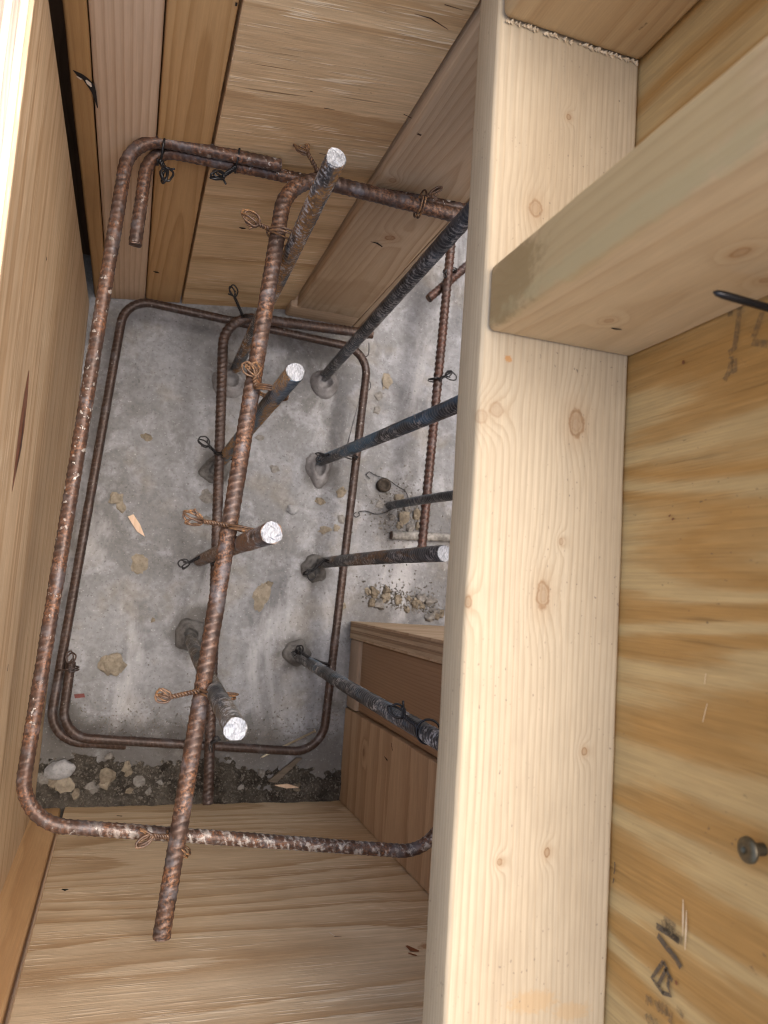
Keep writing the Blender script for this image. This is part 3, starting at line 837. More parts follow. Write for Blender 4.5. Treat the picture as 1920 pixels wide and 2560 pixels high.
# ---- top plate, studs on it and the tall plywood at the right
PL = ((0.1588, 0.2474), (-0.36, 0.46), (0.5760, 0.6040))
cP = [(b[0]+b[1])/2 for b in PL]
def pk(x, y, z=0.604): return (x-cP[0], y-cP[1], z-cP[2])
M_PLATE = lumber('top_plate_wood', 1, PALE_E, PALE_L, pith=(-0.10, -0.075), sp=0.0026, seed=61, contrast=0.6, blotch=0.5, fibre=0.18, warp=0.006, tilt=0.004, specks=0.75,
    knots=[(pk(*(0.2159, 0.0940, 0.6040)[:2]), 0.0052, 1.6, 0.75), (pk(*(0.1692, 0.0949, 0.6040)[:2]), 0.0045, 1.0, 0.4), (pk(*(0.1612, 0.0903, 0.6040)[:2]), 0.004, 1.0, 0.35), (pk(*(0.2007, 0.0035, 0.6040)[:2]), 0.0042, 2.0, 0.7), (pk(*(0.1860, 0.2058, 0.6040)[:2]), 0.0045, 1.2, 0.6),
           (pk(*(0.2032, 0.2616, 0.6040)[:2]), 0.0016, 1.2, 0.8), (pk(*(0.2284, -0.0739, 0.6040)[:2]), 0.0017, 1.3, 0.9), (pk(*(0.2095, -0.1227, 0.6040)[:2]), 0.0018, 1.5, 0.9), (pk(*(0.1838, -0.1260, 0.6040)[:2]), 0.0016, 1.2, 0.85),
           (pk(*(0.1592, -0.0024, 0.6040)[:2]), 0.0026, 1.6, 0.7), (pk(*(0.2098, 0.0313, 0.6040)[:2]), 0.0014, 1.5, 0.6)],
    stains=[(pk(*(0.2049, -0.1920, 0.6040)[:2]), (0.016, 0.006, 0.01), 520, (0.46, 0.29, 0.13), 0.5), (pk(*(0.2270, -0.1985, 0.6040)[:2]), (0.012, 0.005, 0.01), 560, (0.46, 0.29, 0.13), 0.45), (pk(*(0.1745, 0.1223, 0.6040)[:2]), (0.0026, 0.0022, 0.004), 900, (0.42, 0.19, 0.05), 0.8)])
o = box('top_plate', *PL, M_PLATE, bevel=0.0030, seg=3, cuts=60, wob=0.0006)
tag(o, 'pale knotty plate lying flat across the form under the upright studs', 'lumber plate')

S1 = ((0.1612, 0.2472), (0.1345, 0.1690), (0.6042, 0.845))
def rel1(p): return tuple(p[i]-(S1[i][0]+S1[i][1])/2 for i in range(3))
M_S1 = lumber('post_wood', 2, (0.54, 0.385, 0.215), (0.41, 0.265, 0.13), pith=(0.012, -0.075), sp=0.0065, seed=71, contrast=0.65, tilt=0.02, blotch=0.25,
    knots=[(rel1((0.2050, 0.1345, 0.6460)), 0.0026, 1.2, 0.5), (rel1((0.2058, 0.1345, 0.7280)), 0.0030, 1.6, 0.7), (rel1((0.2325, 0.1345, 0.7132)), 0.0026, 1.2, 0.55), (rel1((0.1612, 0.1590, 0.6381)), 0.0055, 1.5, 0.28)],
    stains=[((-0.043, 0.0, -0.03), (0.006, 0.03, 0.12), 45, (0.44, 0.325, 0.155), 0.5), ((-0.043, 0.0, -0.10), (0.005, 0.03, 0.035), 130, (0.28, 0.19, 0.085), 0.7), ((-0.043, -0.012, 0.0), (0.006, 0.006, 0.12), 90, (0.46, 0.37, 0.20), 0.55)])
o = box('stud', *S1, M_S1, bevel=0.0035, seg=4, cuts=40, wob=0.0006)
tag(o, 'stud rising from the plate with a weathered green grey edge', 'stud')
post1 = o
S2 = ((0.1600, 0.2472), (0.3050, 0.3430), (0.6042, 0.845))
M_S2 = lumber('second_post_wood', 2, (0.50, 0.35, 0.185), (0.36, 0.22, 0.10), pith=(-0.008, -0.06), sp=0.006, seed=72, contrast=0.7, tilt=0.02)
post2 = box('stud', *S2, M_S2, bevel=0.0045, seg=4, cuts=40, wob=0.0006)
tag(post2, 'stud with a ragged sawn foot standing over the back form', 'stud')
# ragged splinters along the sawn foot
M_SPL = plain('torn_fibres', (0.62, 0.50, 0.34), 0.8, var=0.4, sc=500)
rnd = random.Random(5)
vv = []; ff = []
for k in range(70):
    x = rnd.uniform(0.163, 0.245); w = rnd.uniform(0.0005, 0.0016); hgt = rnd.uniform(0.0008, 0.0032)
    y0 = 0.3049; b = len(vv); dy = rnd.uniform(0.0004, 0.0022); lean = rnd.uniform(-0.001, 0.001)
    vv += [(x-w, y0, 0.6046), (x+w, y0, 0.6046), (x+w+lean, y0-dy, 0.6048), (x-w*0.3+lean, y0-dy*0.8, 0.6048+hgt*0.5), (x, y0, 0.6046+hgt)]
    ff += [(b, b+1, b+2), (b, b+2, b+3), (b+1, b+4, b+2), (b+2, b+4, b+3), (b, b+3, b+4)]
base = Vector(post2.location)
sp_o = mesh_obj('splinter_fringe', [Vector(v)-base for v in vv], ff, M_SPL, post2, smooth=False)
sp_o['kind'] = 'stuff'

RX = 0.2478
RB = ((RX, RX+0.019), (-0.62, 0.75), (0.5600, 0.850))
cR = [(b[0]+b[1])/2 for b in RB]
M_RPLY = plywood('plywood_amber_face', 2, (0.50, 0.345, 0.155), (0.395, 0.215, 0.066), seed=34.6, bands=5.5, wa=16.0, wg=2.0, slope=28, contrast=1.15, fibre=0.24, checks=0.4, soft=True, normal_axis=0, specks=0.6, sharp=0.72, rough=0.5)
rply = box('form_plywood', *RB, M_RPLY, bevel=0.0005, seg=1, cuts=10, wob=0.0003)
tag(rply, 'tall amber plywood sheet with wavy bands and black stamped marks', 'plywood')

# ink on the amber plywood
def ink_mat(name, c, lo=0.42, mx_=0.85):
    n = N(name)
    a = n.noise(n.obj, 420, 3, 0.7)
    tr = n.t.nodes.new('ShaderNodeBsdfTransparent')
    mx = n.t.nodes.new('ShaderNodeMixShader')
    n.finish(c, 0.7)
    n.t.links.new(n.math('MULTIPLY', n.step(a, lo-0.25, lo+0.15), mx_), mx.inputs[0])
    n.t.links.new(tr.outputs[0], mx.inputs[1]); n.t.links.new(n.b.outputs[0], mx.inputs[2])
    n.t.links.new(mx.outputs[0], n.out.inputs[0])
    return n.m
M_INK = ink_mat('worn_stamp_ink', (0.095, 0.075, 0.055), 0.40)
M_INK2 = ink_mat('faint_stamp_ink', (0.17, 0.125, 0.075), 0.48, 0.5)
def ink(parent, normal, strokes, w, mat):
    for pts in strokes:
        strip_patch('ink_stroke', pts, [w]*len(pts), normal, mat, parent, 0.0008)
ink(rply, (-1, 0, 0), [
    [(0.2478, -0.1487, 0.6407), (0.2478, -0.1509, 0.6459), (0.2478, -0.1533, 0.6532), (0.2478, -0.1556, 0.6566)],
    [(0.2478, -0.1451, 0.6396), (0.2478, -0.1448, 0.6476), (0.2478, -0.1452, 0.6550)],
], 0.0030, M_INK)
ink(rply, (-1, 0, 0), [
    [(0.2478, -0.1400, 0.6445), (0.2478, -0.1408, 0.6524)], [(0.2478, -0.1421, 0.6459), (0.2478, -0.1431, 0.6549)], [(0.2478, -0.1442, 0.6475), (0.2478, -0.1444, 0.6573)], [(0.2478, -0.1404, 0.6442), (0.2478, -0.1447, 0.6463)],
], 0.0036, M_INK2)
ink(rply, (-1, 0, 0), [
    [(0.2478, -0.1583, 0.6450), (0.2478, -0.1646, 0.6405), (0.2478, -0.1689, 0.6374), (0.2478, -0.1704, 0.6417), (0.2478, -0.1717, 0.6456)],
    [(0.2478, -0.1583, 0.6450), (0.2478, -0.1599, 0.6473), (0.2478, -0.1640, 0.6452), (0.2478, -0.1699, 0.6420)],
    [(0.2478, -0.1607, 0.6464), (0.2478, -0.1625, 0.6492), (0.2478, -0.1636, 0.6514)],
    [(0.2478, -0.1626, 0.6489), (0.2478, -0.1672, 0.6485), (0.2478, -0.1701, 0.6505), (0.2478, -0.1717, 0.6449)],
], 0.0020, M_INK)
ink(rply, (-1, 0, 0), [
    [(0.2478, -0.1778, 0.6348), (0.2478, -0.1821, 0.6344)], [(0.2478, -0.1778, 0.6361), (0.2478, -0.1805, 0.6383)], [(0.2478, -0.1772, 0.6401), (0.2478, -0.1807, 0.6434)], [(0.2478, -0.1767, 0.6420), (0.2478, -0.1802, 0.6459)],
    [(0.2478, -0.1762, 0.6445), (0.2478, -0.1797, 0.6484)], [(0.2478, -0.1758, 0.6470), (0.2478, -0.1795, 0.6496)], [(0.2478, -0.1763, 0.6514), (0.2478, -0.1815, 0.6503), (0.2478, -0.1813, 0.6522)],
    [(0.2478, -0.1864, 0.6339), (0.2478, -0.1894, 0.6367)], [(0.2478, -0.1855, 0.6365), (0.2478, -0.1881, 0.6399)], [(0.2478, -0.1847, 0.6410), (0.2478, -0.1872, 0.6424)], [(0.2478, -0.1733, 0.6543), (0.2478, -0.1747, 0.6591)],
], 0.0024, M_INK2)
ink(rply, (-1, 0, 0), [[(0.2478, -0.1279, 0.6066), (0.2478, -0.1319, 0.6068), (0.2478, -0.1339, 0.6062)], [(0.2478, -0.1357, 0.6063), (0.2478, -0.1386, 0.6057)]], 0.0008, M_INK)
ink(rply, (-1, 0, 0), [
    [(0.2478, 0.1378, 0.6783), (0.2478, 0.1336, 0.6778)], [(0.2478, 0.1364, 0.6835), (0.2478, 0.1296, 0.6829), (0.2478, 0.1180, 0.6810), (0.2478, 0.1165, 0.6774)], [(0.2478, 0.1147, 0.6791), (0.2478, 0.1085, 0.6785), (0.2478, 0.1046, 0.6752)], [(0.2478, 0.1130, 0.6809), (0.2478, 0.1065, 0.6813)],
    [(0.2478, 0.1293, 0.6966), (0.2478, 0.1239, 0.6941), (0.2478, 0.1195, 0.6917)], [(0.2478, 0.1176, 0.6912), (0.2478, 0.1142, 0.6999)],
], 0.0032, M_INK2)
M_SPOT = plain('pitch_spot', (0.20, 0.075, 0.03), 0.5, var=0.4)
for a, b in [((0.2478, 0.1213, 0.6468), (0.2478, 0.1195, 0.6482)), ((0.2478, 0.0444, 0.6429), (0.2478, 0.0432, 0.6433)), ((0.2478, 0.0459, 0.6405), (0.2478, 0.0452, 0.6409)), ((0.2478, -0.1624, 0.6544), (0.2478, -0.1639, 0.6533))]:
    strip_patch('pitch_spot', [a, tuple((np.array(a)+np.array(b))/2), b], [0.0008, 0.0022, 0.0008], (-1, 0, 0), M_SPOT, rply, 0.0008)
# pale scratches
M_SCR = plain('pale_scratch', (0.72, 0.56, 0.36), 0.7, var=0.15)
for pts in ([(0.2478, -0.1266, 0.6569), (0.2478, -0.1339, 0.6572), (0.2478, -0.1421, 0.6572)], [(0.2478, -0.1304, 0.6592), (0.2478, -0.1390, 0.6592), (0.2478, -0.1472, 0.6589)], [(0.2478, -0.0267, 0.6678), (0.2478, -0.0315, 0.6671)], [(0.2478, -0.0396, 0.6690), (0.2478, -0.0481, 0.6665)]):
    strip_patch('scratch', pts, [0.0004]+[0.0012]*(len(pts)-2)+[0.0004], (-1, 0, 0), M_SCR, rply, 0.0008)
# grade marks on the second stud's face
ink(post2, (0, -1, 0), [[(0.2641, 0.3050, 0.6624), (0.2643, 0.3050, 0.6652)], [(0.2666, 0.3050, 0.6628), (0.2668, 0.3050, 0.6662)], [(0.2596, 0.3050, 0.6462), (0.2603, 0.3050, 0.6493)], [(0.2644, 0.3050, 0.6462), (0.2651, 0.3050, 0.6500)], [(0.2689, 0.3050, 0.6438), (0.2696, 0.3050, 0.6470)], [(0.2297, 0.3050, 0.6269), (0.2303, 0.3050, 0.6329)]], 0.0011, M_INK2)

# ---- dark knots, nail holes and torn bits on the back boards (flat patches; shade inside the holes painted on)
def wedge(name, pts, parent, mat, normal, th=0.0006):
    nrm = Vector(normal).normalized()*th
    base = Matrix.LocRotScale(parent.location, parent.rotation_euler, None).inverted()
    P = [Vector(p) for p in pts]
    c = sum(P, Vector())/len(P)
    v = [base @ (p+nrm) for p in P] + [base @ (p-nrm*3) for p in P]
    m = len(P)
    f = [tuple(range(m))] + [(i, m+i, m+(i+1) % m, (i+1) % m) for i in range(m)]
    return mesh_obj(name, v, f, mat, parent, smooth=False)

BN = (math.sin(R(7.0)), -math.cos(R(7.0)), 0)
def patch_on(parent, name, pts, widths, normal, mat, lift=0.0005):
    o = strip_patch(name, pts, widths, normal, mat, None, lift)
    inv = Matrix.LocRotScale(parent.location, parent.rotation_euler, None).inverted()
    o.data.transform(inv @ Matrix.Translation(o.location))
    o.location = (0, 0, 0); o.parent = parent
    return o
M_FRESH = plain('fresh_torn_wood', (0.66, 0.58, 0.47), 0.6)
patch_on(board1, 'split', [(-0.0636, 0.3218, 0.4377), (-0.0599, 0.3222, 0.4338), (-0.0567, 0.3226, 0.4306), (-0.0536, 0.3230, 0.4243), (-0.0519, 0.3232, 0.4164), (-0.0501, 0.3235, 0.3983)], [0.0006, 0.0042, 0.0040, 0.0050, 0.0030, 0.0005], BN, M_HOLE)
patch_on(board1, 'torn_fibre', [(-0.0562, 0.3227, 0.4303), (-0.0546, 0.3229, 0.4271), (-0.0533, 0.3231, 0.4234)], [0.001, 0.0030, 0.001], BN, M_FRESH, 0.0012)
patch_on(board1, 'torn_fibre', [(-0.0617, 0.3220, 0.4329), (-0.0590, 0.3224, 0.4301)], [0.0008, 0.0016], BN, M_FRESH, 0.0012)
patch_on(bb3, 'nail_hole', [(-0.0037, 0.3292, 0.1001), (-0.0002, 0.3296, 0.0981), (0.0027, 0.3299, 0.0960)], [0.0010, 0.0042, 0.0012], BN, M_HOLE)
patch_on(bb3, 'nail_hole', [(0.0283, 0.3331, 0.5231), (0.0296, 0.3332, 0.5231)], [0.003, 0.003], BN, M_HOLE)
patch_on(bply, 'nail_hole', [(0.0710, 0.3383, 0.2283), (0.0743, 0.3387, 0.2269), (0.0774, 0.3391, 0.2266)], [0.0012, 0.0040, 0.0012], BN, M_HOLE)
patch_on(bply, 'dark_fleck', [(0.1094, 0.3430, 0.1900), (0.1120, 0.3434, 0.1917)], [0.0016, 0.0026], BN, M_HOLE)
patch_on(bply, 'dark_fleck', [(0.1087, 0.3430, 0.2094), (0.1137, 0.3436, 0.2127)], [0.0006, 0.0010], BN, M_HOLE)
for pts in ([(0.1316, 0.3458, 0.5422), (0.1425, 0.3471, 0.5410), (0.1567, 0.3488, 0.5347)], [(0.1026, 0.3422, 0.4362), (0.1108, 0.3432, 0.4359)], [(0.1137, 0.3436, 0.3759), (0.1295, 0.3455, 0.3739)], [(0.1749, 0.3511, 0.2714), (0.1893, 0.3528, 0.2695)], [(0.2179, 0.3564, 0.1778), (0.2306, 0.3579, 0.1778)], [(0.1606, 0.3493, 0.4429), (0.1752, 0.3511, 0.4361)], [(0.1461, 0.3475, 0.5540), (0.1586, 0.3491, 0.5525)], [(0.1682, 0.3503, 0.4197), (0.1774, 0.3514, 0.4173)], [(0.0885, 0.3405, 0.4533), (0.0906, 0.3407, 0.4528)]):
    w = [0.0003] + [0.0010]*(len(pts)-2) + [0.0003] if len(pts) > 2 else [0.0008, 0.0003]
    patch_on(bply, 'check', pts, w, BN, M_PITCH_DK)
FN = (0, 1, 0)
patch_on(front_ply, 'nail_hole', [(-0.0255, -0.2620, 0.2425), (-0.0228, -0.2620, 0.2448), (-0.0205, -0.2620, 0.2432)], [0.0015, 0.0040, 0.0010], FN, M_HOLE)
patch_on(front_ply, 'nail_hole', [(0.0150, -0.2620, 0.0422), (0.0207, -0.2620, 0.0444)], [0.0022, 0.0026], FN, M_HOLE)
patch_on(front_ply, 'torn_fibre', [(0.1729, -0.2620, 0.3572), (0.1755, -0.2620, 0.3640)], [0.0012, 0.0004], FN, M_FRESH)
patch_on(front_ply, 'dark_fleck', [(0.1748, -0.2620, 0.3639), (0.1803, -0.2620, 0.3648)], [0.0012, 0.0004], FN, M_PITCH_DK)
patch_on(front_ply, 'pitch_mark', [(0.2243, -0.2620, 0.3878), (0.2265, -0.2620, 0.3956), (0.2304, -0.2620, 0.3978)], [0.002, 0.006, 0.002], FN, M_PITCH)
patch_on(front_ply, 'pitch_mark', [(0.2215, -0.2620, 0.3991), (0.2261, -0.2620, 0.4043)], [0.0015, 0.002], FN, M_PITCH)
patch_on(pier_ply, 'slit', [(0.2770, -0.1735, 0.1611), (0.2770, -0.1753, 0.1722)], [0.0006, 0.0022], (-1, 0, 0), M_HOLE)
patch_on(pier_ply, 'slit', [(0.2770, -0.1558, 0.1801), (0.2770, -0.1625, 0.1858)], [0.0012, 0.0012], (-1, 0, 0), M_HOLE)
patch_on(back_stud, 'knot_hole', [(0.1962, 0.3405, 0.2519), (0.2025, 0.3405, 0.2517), (0.2100, 0.3405, 0.2464)], [0.0006, 0.0028, 0.0014], (0, -1, 0), M_HOLE)
patch_on(back_stud, 'knot_hole', [(0.1742, 0.3405, 0.4375), (0.1774, 0.3405, 0.4370)], [0.0018, 0.0018], (0, -1, 0), M_PITCH_DK)
patch_on(post1, 'nail_hole', [(0.2115, 0.1345, 0.6389), (0.2143, 0.1345, 0.6389), (0.2168, 0.1345, 0.6396)], [0.0008, 0.0018, 0.0008], (0, -1, 0), M_HOLE)

# ================================================================== REINFORCEMENT
HP0 = Vector((0.0848, 0.3322, 0.3640))
M_HOOP = rusty('rust_upper_hoop', base=(0.070, 0.038, 0.027), orange=(0.20, 0.082, 0.034), o_amt=0.6, splat=0.7, splat_lo=0.61, seed=1.0, purple=0.6,
               zone=(tuple(Vector((0.1556, -0.1970, 0.3600))-HP0), (0.22, 0.06, 0.05)))
M_LBAR = rusty('rust_upper_l_bar', base=(0.070, 0.040, 0.029), orange=(0.25, 0.108, 0.044), o_amt=0.6, splat=0.08, seed=2.0, purple=0.7, metal=0.4, crest=0.6)
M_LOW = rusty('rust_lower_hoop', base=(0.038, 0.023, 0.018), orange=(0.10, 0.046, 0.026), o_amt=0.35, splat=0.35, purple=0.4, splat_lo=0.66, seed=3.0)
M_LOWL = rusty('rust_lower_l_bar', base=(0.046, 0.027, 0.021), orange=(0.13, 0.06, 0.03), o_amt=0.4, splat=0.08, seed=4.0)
M_CH = rusty('rust_channel_bar', base=(0.045, 0.022, 0.017), orange=(0.15, 0.05, 0.025), o_amt=0.35, splat=0.0, seed=5.0)
M_CUT = cut_steel()
M_CUTR = rusty('rusty_cut_end', base=(0.10, 0.06, 0.045), o_amt=0.3, splat=0.0, seed=6)

zu = 0.360
hoop = fillet([(0.0848, 0.3322, 0.3640), (-0.0286, 0.3299, 0.3620), (-0.0546, -0.1732, 0.3600), (0.2584, -0.2060, 0.3600), (0.3237, 0.3420, 0.3560), (0.1245, 0.3320, 0.3515), (-0.0148, 0.3297, 0.3495), (-0.0177, 0.2528, 0.3450)], [0, 0.030, 0.034, 0.034, 0.030, 0, 0.022, 0])
rebar('stirrup', hoop, 0.0049, M_HOOP, 'large rusty stirrup hoop with cement splashes around the upper cage', 'stirrup', phase=0.5, sp=0.0052, seg=16, rib=0.0005, caps=(M_CUTR, M_CUTR))
lbar = fillet([(0.2568, 0.3194, 0.3730), (0.0905, 0.3230, 0.3730), (0.0470, -0.2482, 0.3730)], [0, 0.034, 0])
rebar('bent_tie_bar', lbar, 0.0060, M_LBAR, 'orange rusty bent bar laid across the large stirrup, its cut end over the front plywood', 'rebar', phase=0.9, sp=0.0058, rib=0.0006, caps=(None, M_CUTR))
low = fillet([(-0.0468, -0.0974, 0.0620), (-0.0490, -0.1742, 0.0620), (0.2348, -0.1913, 0.0600), (0.2577, 0.2938, 0.0600), (-0.0304, 0.3080, 0.0600), (-0.0623, -0.1801, 0.0520), (0.0162, -0.1847, 0.0500)], [0, 0.030, 0.034, 0.032, 0.030, 0.034, 0])
rebar('stirrup', low, 0.0049, M_LOW, 'dark brown stirrup hoop lying low around the bar feet above the slab', 'stirrup', phase=0.5, sp=0.0052, seg=16, rib=0.0004, caps=(M_CUTR, M_CUTR))
lowl = fillet([(0.2565, 0.3115, 0.0712), (0.0781, 0.3045, 0.0712), (0.1079, -0.2424, 0.0712)], [0, 0.036, 0])
rebar('bent_tie_bar', lowl, 0.0056, M_LOWL, 'dark brown bent bar lying low across the slab behind the orange bar', 'rebar', phase=0.9, sp=0.0056, caps=(M_CUTR, M_CUTR))

VB = [  # base, top, material, label
    ((0.1040, 0.2606, -0.02), (0.0982, 0.2636, 0.5080), mill_scale('scale_bar_tall', 1.0, 0.12, 0.9, 0.95, 0.43), 'upright bar with bright cut end leaning over the back plywood'),
    ((0.0955, 0.1427, -0.02), (0.0953, 0.1432, 0.4460), mill_scale('scale_bar_yellow', 2.0, 0.4, 0.95, 0.4, 0.42, rustc=(0.40, 0.22, 0.06)), 'upright bar with bright cut end and yellow rust patches beside the orange bent bar'),
    ((0.0813, 0.0213, -0.02), (0.0784, 0.0296, 0.5016), mill_scale('scale_bar_brown', 3.0, 0.05, 0.75, 0.7, 0.36, base=(0.07, 0.06, 0.055), rustc=(0.26, 0.135, 0.065)), 'brownish upright bar with bright cut end tied by the long twisted wire'),
    ((0.0797, -0.0704, -0.02), (0.0657, -0.0817, 0.5100), mill_scale('scale_bar_grey', 4.0, 0.15, 0.55, 0.8, 0.44, base=(0.085, 0.08, 0.07), rustc=(0.22, 0.15, 0.075)), 'grey upright bar with bright cut end leaning toward the front plywood'),
    ((0.2174, 0.2691, -0.02), (0.2078, 0.2727, 0.4850), mill_scale('scale_bar_black', 5.0, 0.15, 0.12, 0.75, 0.55), 'long black upright bar standing in a round grout collar under the plate'),
    ((0.2196, 0.1602, -0.02), (0.2301, 0.1460, 0.4400), mill_scale('scale_bar_blue', 6.0, 0.95, 0.15, 0.9, 0.58), 'blue tinged upright bar slanting under the plate beside the rubble'),
    ((0.2297, 0.0295, -0.02), (0.2296, 0.0320, 0.4040), mill_scale('scale_bar_rusted', 7.0, 0.05, 0.6, 0.8, 0.47), 'short upright bar with bright cut end touching the edge of the plate'),
    ((0.2119, -0.0857, -0.02), (0.2113, -0.0981, 0.4780), mill_scale('scale_bar_bluegrey', 8.0, 0.95, 0.12, 0.95, 0.58), 'blue grey upright bar in front of the dull stud'),
    ((0.3169, 0.1119, -0.02), (0.3223, 0.1049, 0.2350), mill_scale('scale_bar_far', 9.0, 0.2, 0.1, 0.6, 0.6), 'thin black bar in the side channel near the rubble'),
]
VBASE = []
for i, (b, t, m, lab) in enumerate(VB):
    P = straight(b, t, bow=0.0015*((-1)**i), bdir=(0.6, 0.8, 0))
    cap = M_CUT
    rr = 0.0061 if i != 8 else 0.0048
    rebar('upright_bar', P, rr, m, lab, 'rebar', phase=0.4*i, sp=0.0050, rib=0.0008, caps=(None, cap))
    VBASE.append((b, t))
rebar('channel_bar', straight((0.3527, 0.5037, 0.0800), (0.3358, 0.0543, 0.0800)), 0.0052, M_CH, 'dark ribbed bar lying along the side channel under the plate', 'rebar', phase=0.3, sp=0.0072, rib=0.0012, lr=0.0003, caps=(M_CUTR, M_CUTR))
rebar('channel_bar', straight((0.3300, 0.3727, 0.0670), (0.3989, 0.4457, 0.0670)), 0.0052, M_CH, 'dark short bar crossing beneath the long channel bar', 'rebar', phase=0.3, sp=0.0065, caps=(M_CUTR, M_CUTR))
rebar('channel_bar', straight((0.3214, 0.0730, 0.0060), (0.4292, 0.0779, 0.0060)), 0.0054, stone('cemented_bar', (0.14, 0.135, 0.125), (0.36, 0.35, 0.33), 12.0, 110), 'cement coated bar lying on the slab in the side channel', 'rebar', phase=0.3, caps=(M_CUTR, None))

# ---- grout collars at the bar feet
M_GROUT = stone('grey_grout', (0.13, 0.125, 0.125), (0.24, 0.235, 0.24), 3.0, 60)
M_GROUTD = stone('dark_grout', (0.075, 0.072, 0.07), (0.16, 0.155, 0.15), 5.0, 60)
def collar(c, r, h, mat, label, seed=0, lob=0.12, rings=3, squash=1.0):
    rnd = random.Random(seed)
    off = Vector((rnd.uniform(-9, 9), rnd.uniform(-9, 9), 0))
    seg = 36
    prof = [(1.08, -0.35), (1.0, 0.10), (0.93, 0.42), (0.80, 0.55), (0.74, 0.62), (0.66, 0.86), (0.56, 0.95), (0.46, 1.0), (0.40, 0.9), (0.34, 0.2)]
    v = []; f = []
    for i, (pr, pz) in enumerate(prof):
        for k in range(seg):
            t = 2*math.pi*k/seg
            w = 1.0 + lob*mnoise.noise(Vector((math.cos(t)*1.2, math.sin(t)*1.2, 0)) + off)*1.8*(0.4+0.6*pr)
            w *= 1.0 + 0.07*mnoise.noise(Vector((math.cos(t)*5, math.sin(t)*5, pr*3)) + off)
            z = h*pz*(1 + 0.25*mnoise.noise(Vector((math.cos(t)*4, math.sin(t)*4, pr*5)) + off) + 0.35*mnoise.noise(Vector((math.cos(t), math.sin(t), pr*2)) + off))
            v.append((math.cos(t)*r*pr*w, math.sin(t)*r*pr*w*squash, z))
    n_ = len(prof)
    for i in range(n_-1):
        for k in range(seg):
            k2 = (k+1) % seg
            f.append((i*seg+k, i*seg+k2, (i+1)*seg+k2, (i+1)*seg+k))
    f.append([(n_-1)*seg+k for k in range(seg)])
    o = mesh_obj('grout_collar', v, f, mat, None, (c[0], c[1], 0.0))
    return tag(o, label, 'grout collar')
collar((0.100, 0.246), 0.021, 0.010, M_GROUT, 'wide pale grout collar around the foot of the bar by the back plywood', 1)
collar((0.2185, 0.2600), 0.0185, 0.013, M_GROUT, 'round stepped grout collar around the foot of the long black bar', 2, 0.05)
collar((0.0905, 0.1330), 0.017, 0.009, M_GROUTD, 'lumpy dark grout collar at the foot of the yellow rusted bar', 3, 0.2)
collar((0.2190, 0.1490), 0.017, 0.011, M_GROUT, 'uneven grout collar at the foot of the blue tinged bar', 4, 0.22, squash=1.25)
collar((0.2230, 0.0215), 0.0165, 0.010, M_GROUTD, 'broken dark grout collar at the foot of the short bar by the plate', 5, 0.25)
collar((0.0790, -0.0660), 0.0185, 0.012, M_GROUTD, 'smooth dark grout collar at the foot of the grey leaning bar', 6, 0.12)
collar((0.2090, -0.0830), 0.0165, 0.009, M_GROUTD, 'dark grout collar at the foot of the blue grey bar', 7, 0.18)

# ---- tie wire
M_WB = plain('black_annealed_wire', (0.022, 0.022, 0.024), 0.4, 0.5, 0.5)
M_WR = rusty('rusted_wire', base=(0.13, 0.075, 0.045), orange=(0.36, 0.18, 0.06), dark=(0.06, 0.035, 0.025), o_amt=0.8, splat=0.0, metal=0.1, purple=0.2)
hx = (0.98, -0.12, 0); lx = (0.16, 0.98, 0)
tie((-0.0043, 0.3255, 0.3570), hx, 0.0098, (-0.0009, 0.3087, 0.3620), M_WB, 'black wire tie hanging from the top corner bend of the large stirrup', 0.0062, 3, 1, ell=1.2)
tie((0.0518, 0.3322, 0.3580), hx, 0.0092, (0.0411, 0.3108, 0.3660), M_WB, 'black twisted wire tie on the stirrup top leg near its cut end', 0.0062, 3, 2, ell=1.15)
tie((0.1214, 0.3260, 0.3720), lx, 0.0098, (0.1025, 0.3357, 0.3850), M_WR, 'rusty twisted wire tie standing above the bar leaning over the plywood', 0.0062, 2, 3)
tie((0.0903, 0.2674, 0.3780), lx, 0.0130, (0.0687, 0.2695, 0.3860), M_WR, 'rusty wire tie with curled loops left of the bent bar near its bend', 0.0070, 3, 4)
tie((0.0906, 0.1439, 0.3780), lx, 0.0132, (0.0763, 0.1532, 0.3840), M_WR, 'rusty wire knot bunched on top of the orange bent bar', 0.0060, 4, 5, turns=2.4)
tie((0.0793, 0.0381, 0.3780), lx, 0.0128, (0.0475, 0.0411, 0.3880), M_WR, 'long rusty twisted wire tie with a double loop beside the brownish bar', 0.0072, 3, 6)
tie((0.0704, -0.0811, 0.3780), lx, 0.0130, (0.0373, -0.0835, 0.3840), M_WR, 'long rusty twisted wire tie by the grey leaning bar', 0.0052, 3, 7)
tie((0.0530, -0.1886, 0.3660), (0.7, 0.7, 0), 0.0115, (0.0344, -0.1785, 0.3800), M_WR, 'rusty wire tie flattened at the crossing of bent bar and stirrup', 0.0060, 4, 8, aspect=0.5)
tie((0.2037, 0.3244, 0.3700), hx, 0.0112, (0.2067, 0.3259, 0.3850), M_WR, 'rusty wire tie on the paired bars under the plate edge', 0.0062, 3, 9, aspect=0.5)
tie((0.1077, 0.3028, 0.0740), lx, 0.0100, (0.0864, 0.3228, 0.0850), M_WB, 'black wire tie by the back plywood foot on the low bent bar', 0.0062, 2, 10)
tie((0.0932, 0.1405, 0.0720), lx, 0.0110, (0.0731, 0.1490, 0.0800), M_WB, 'black wire tie with open loop on the low bent bar by the yellow rusted bar', 0.0062, 2, 11)
tie((0.0858, 0.0214, 0.0750), (0.4, 0.9, 0.1), 0.0110, (0.0635, 0.0166, 0.0830), M_WB, 'black wire tie on the low bent bar by the brownish bar', 0.0058, 2, 12)
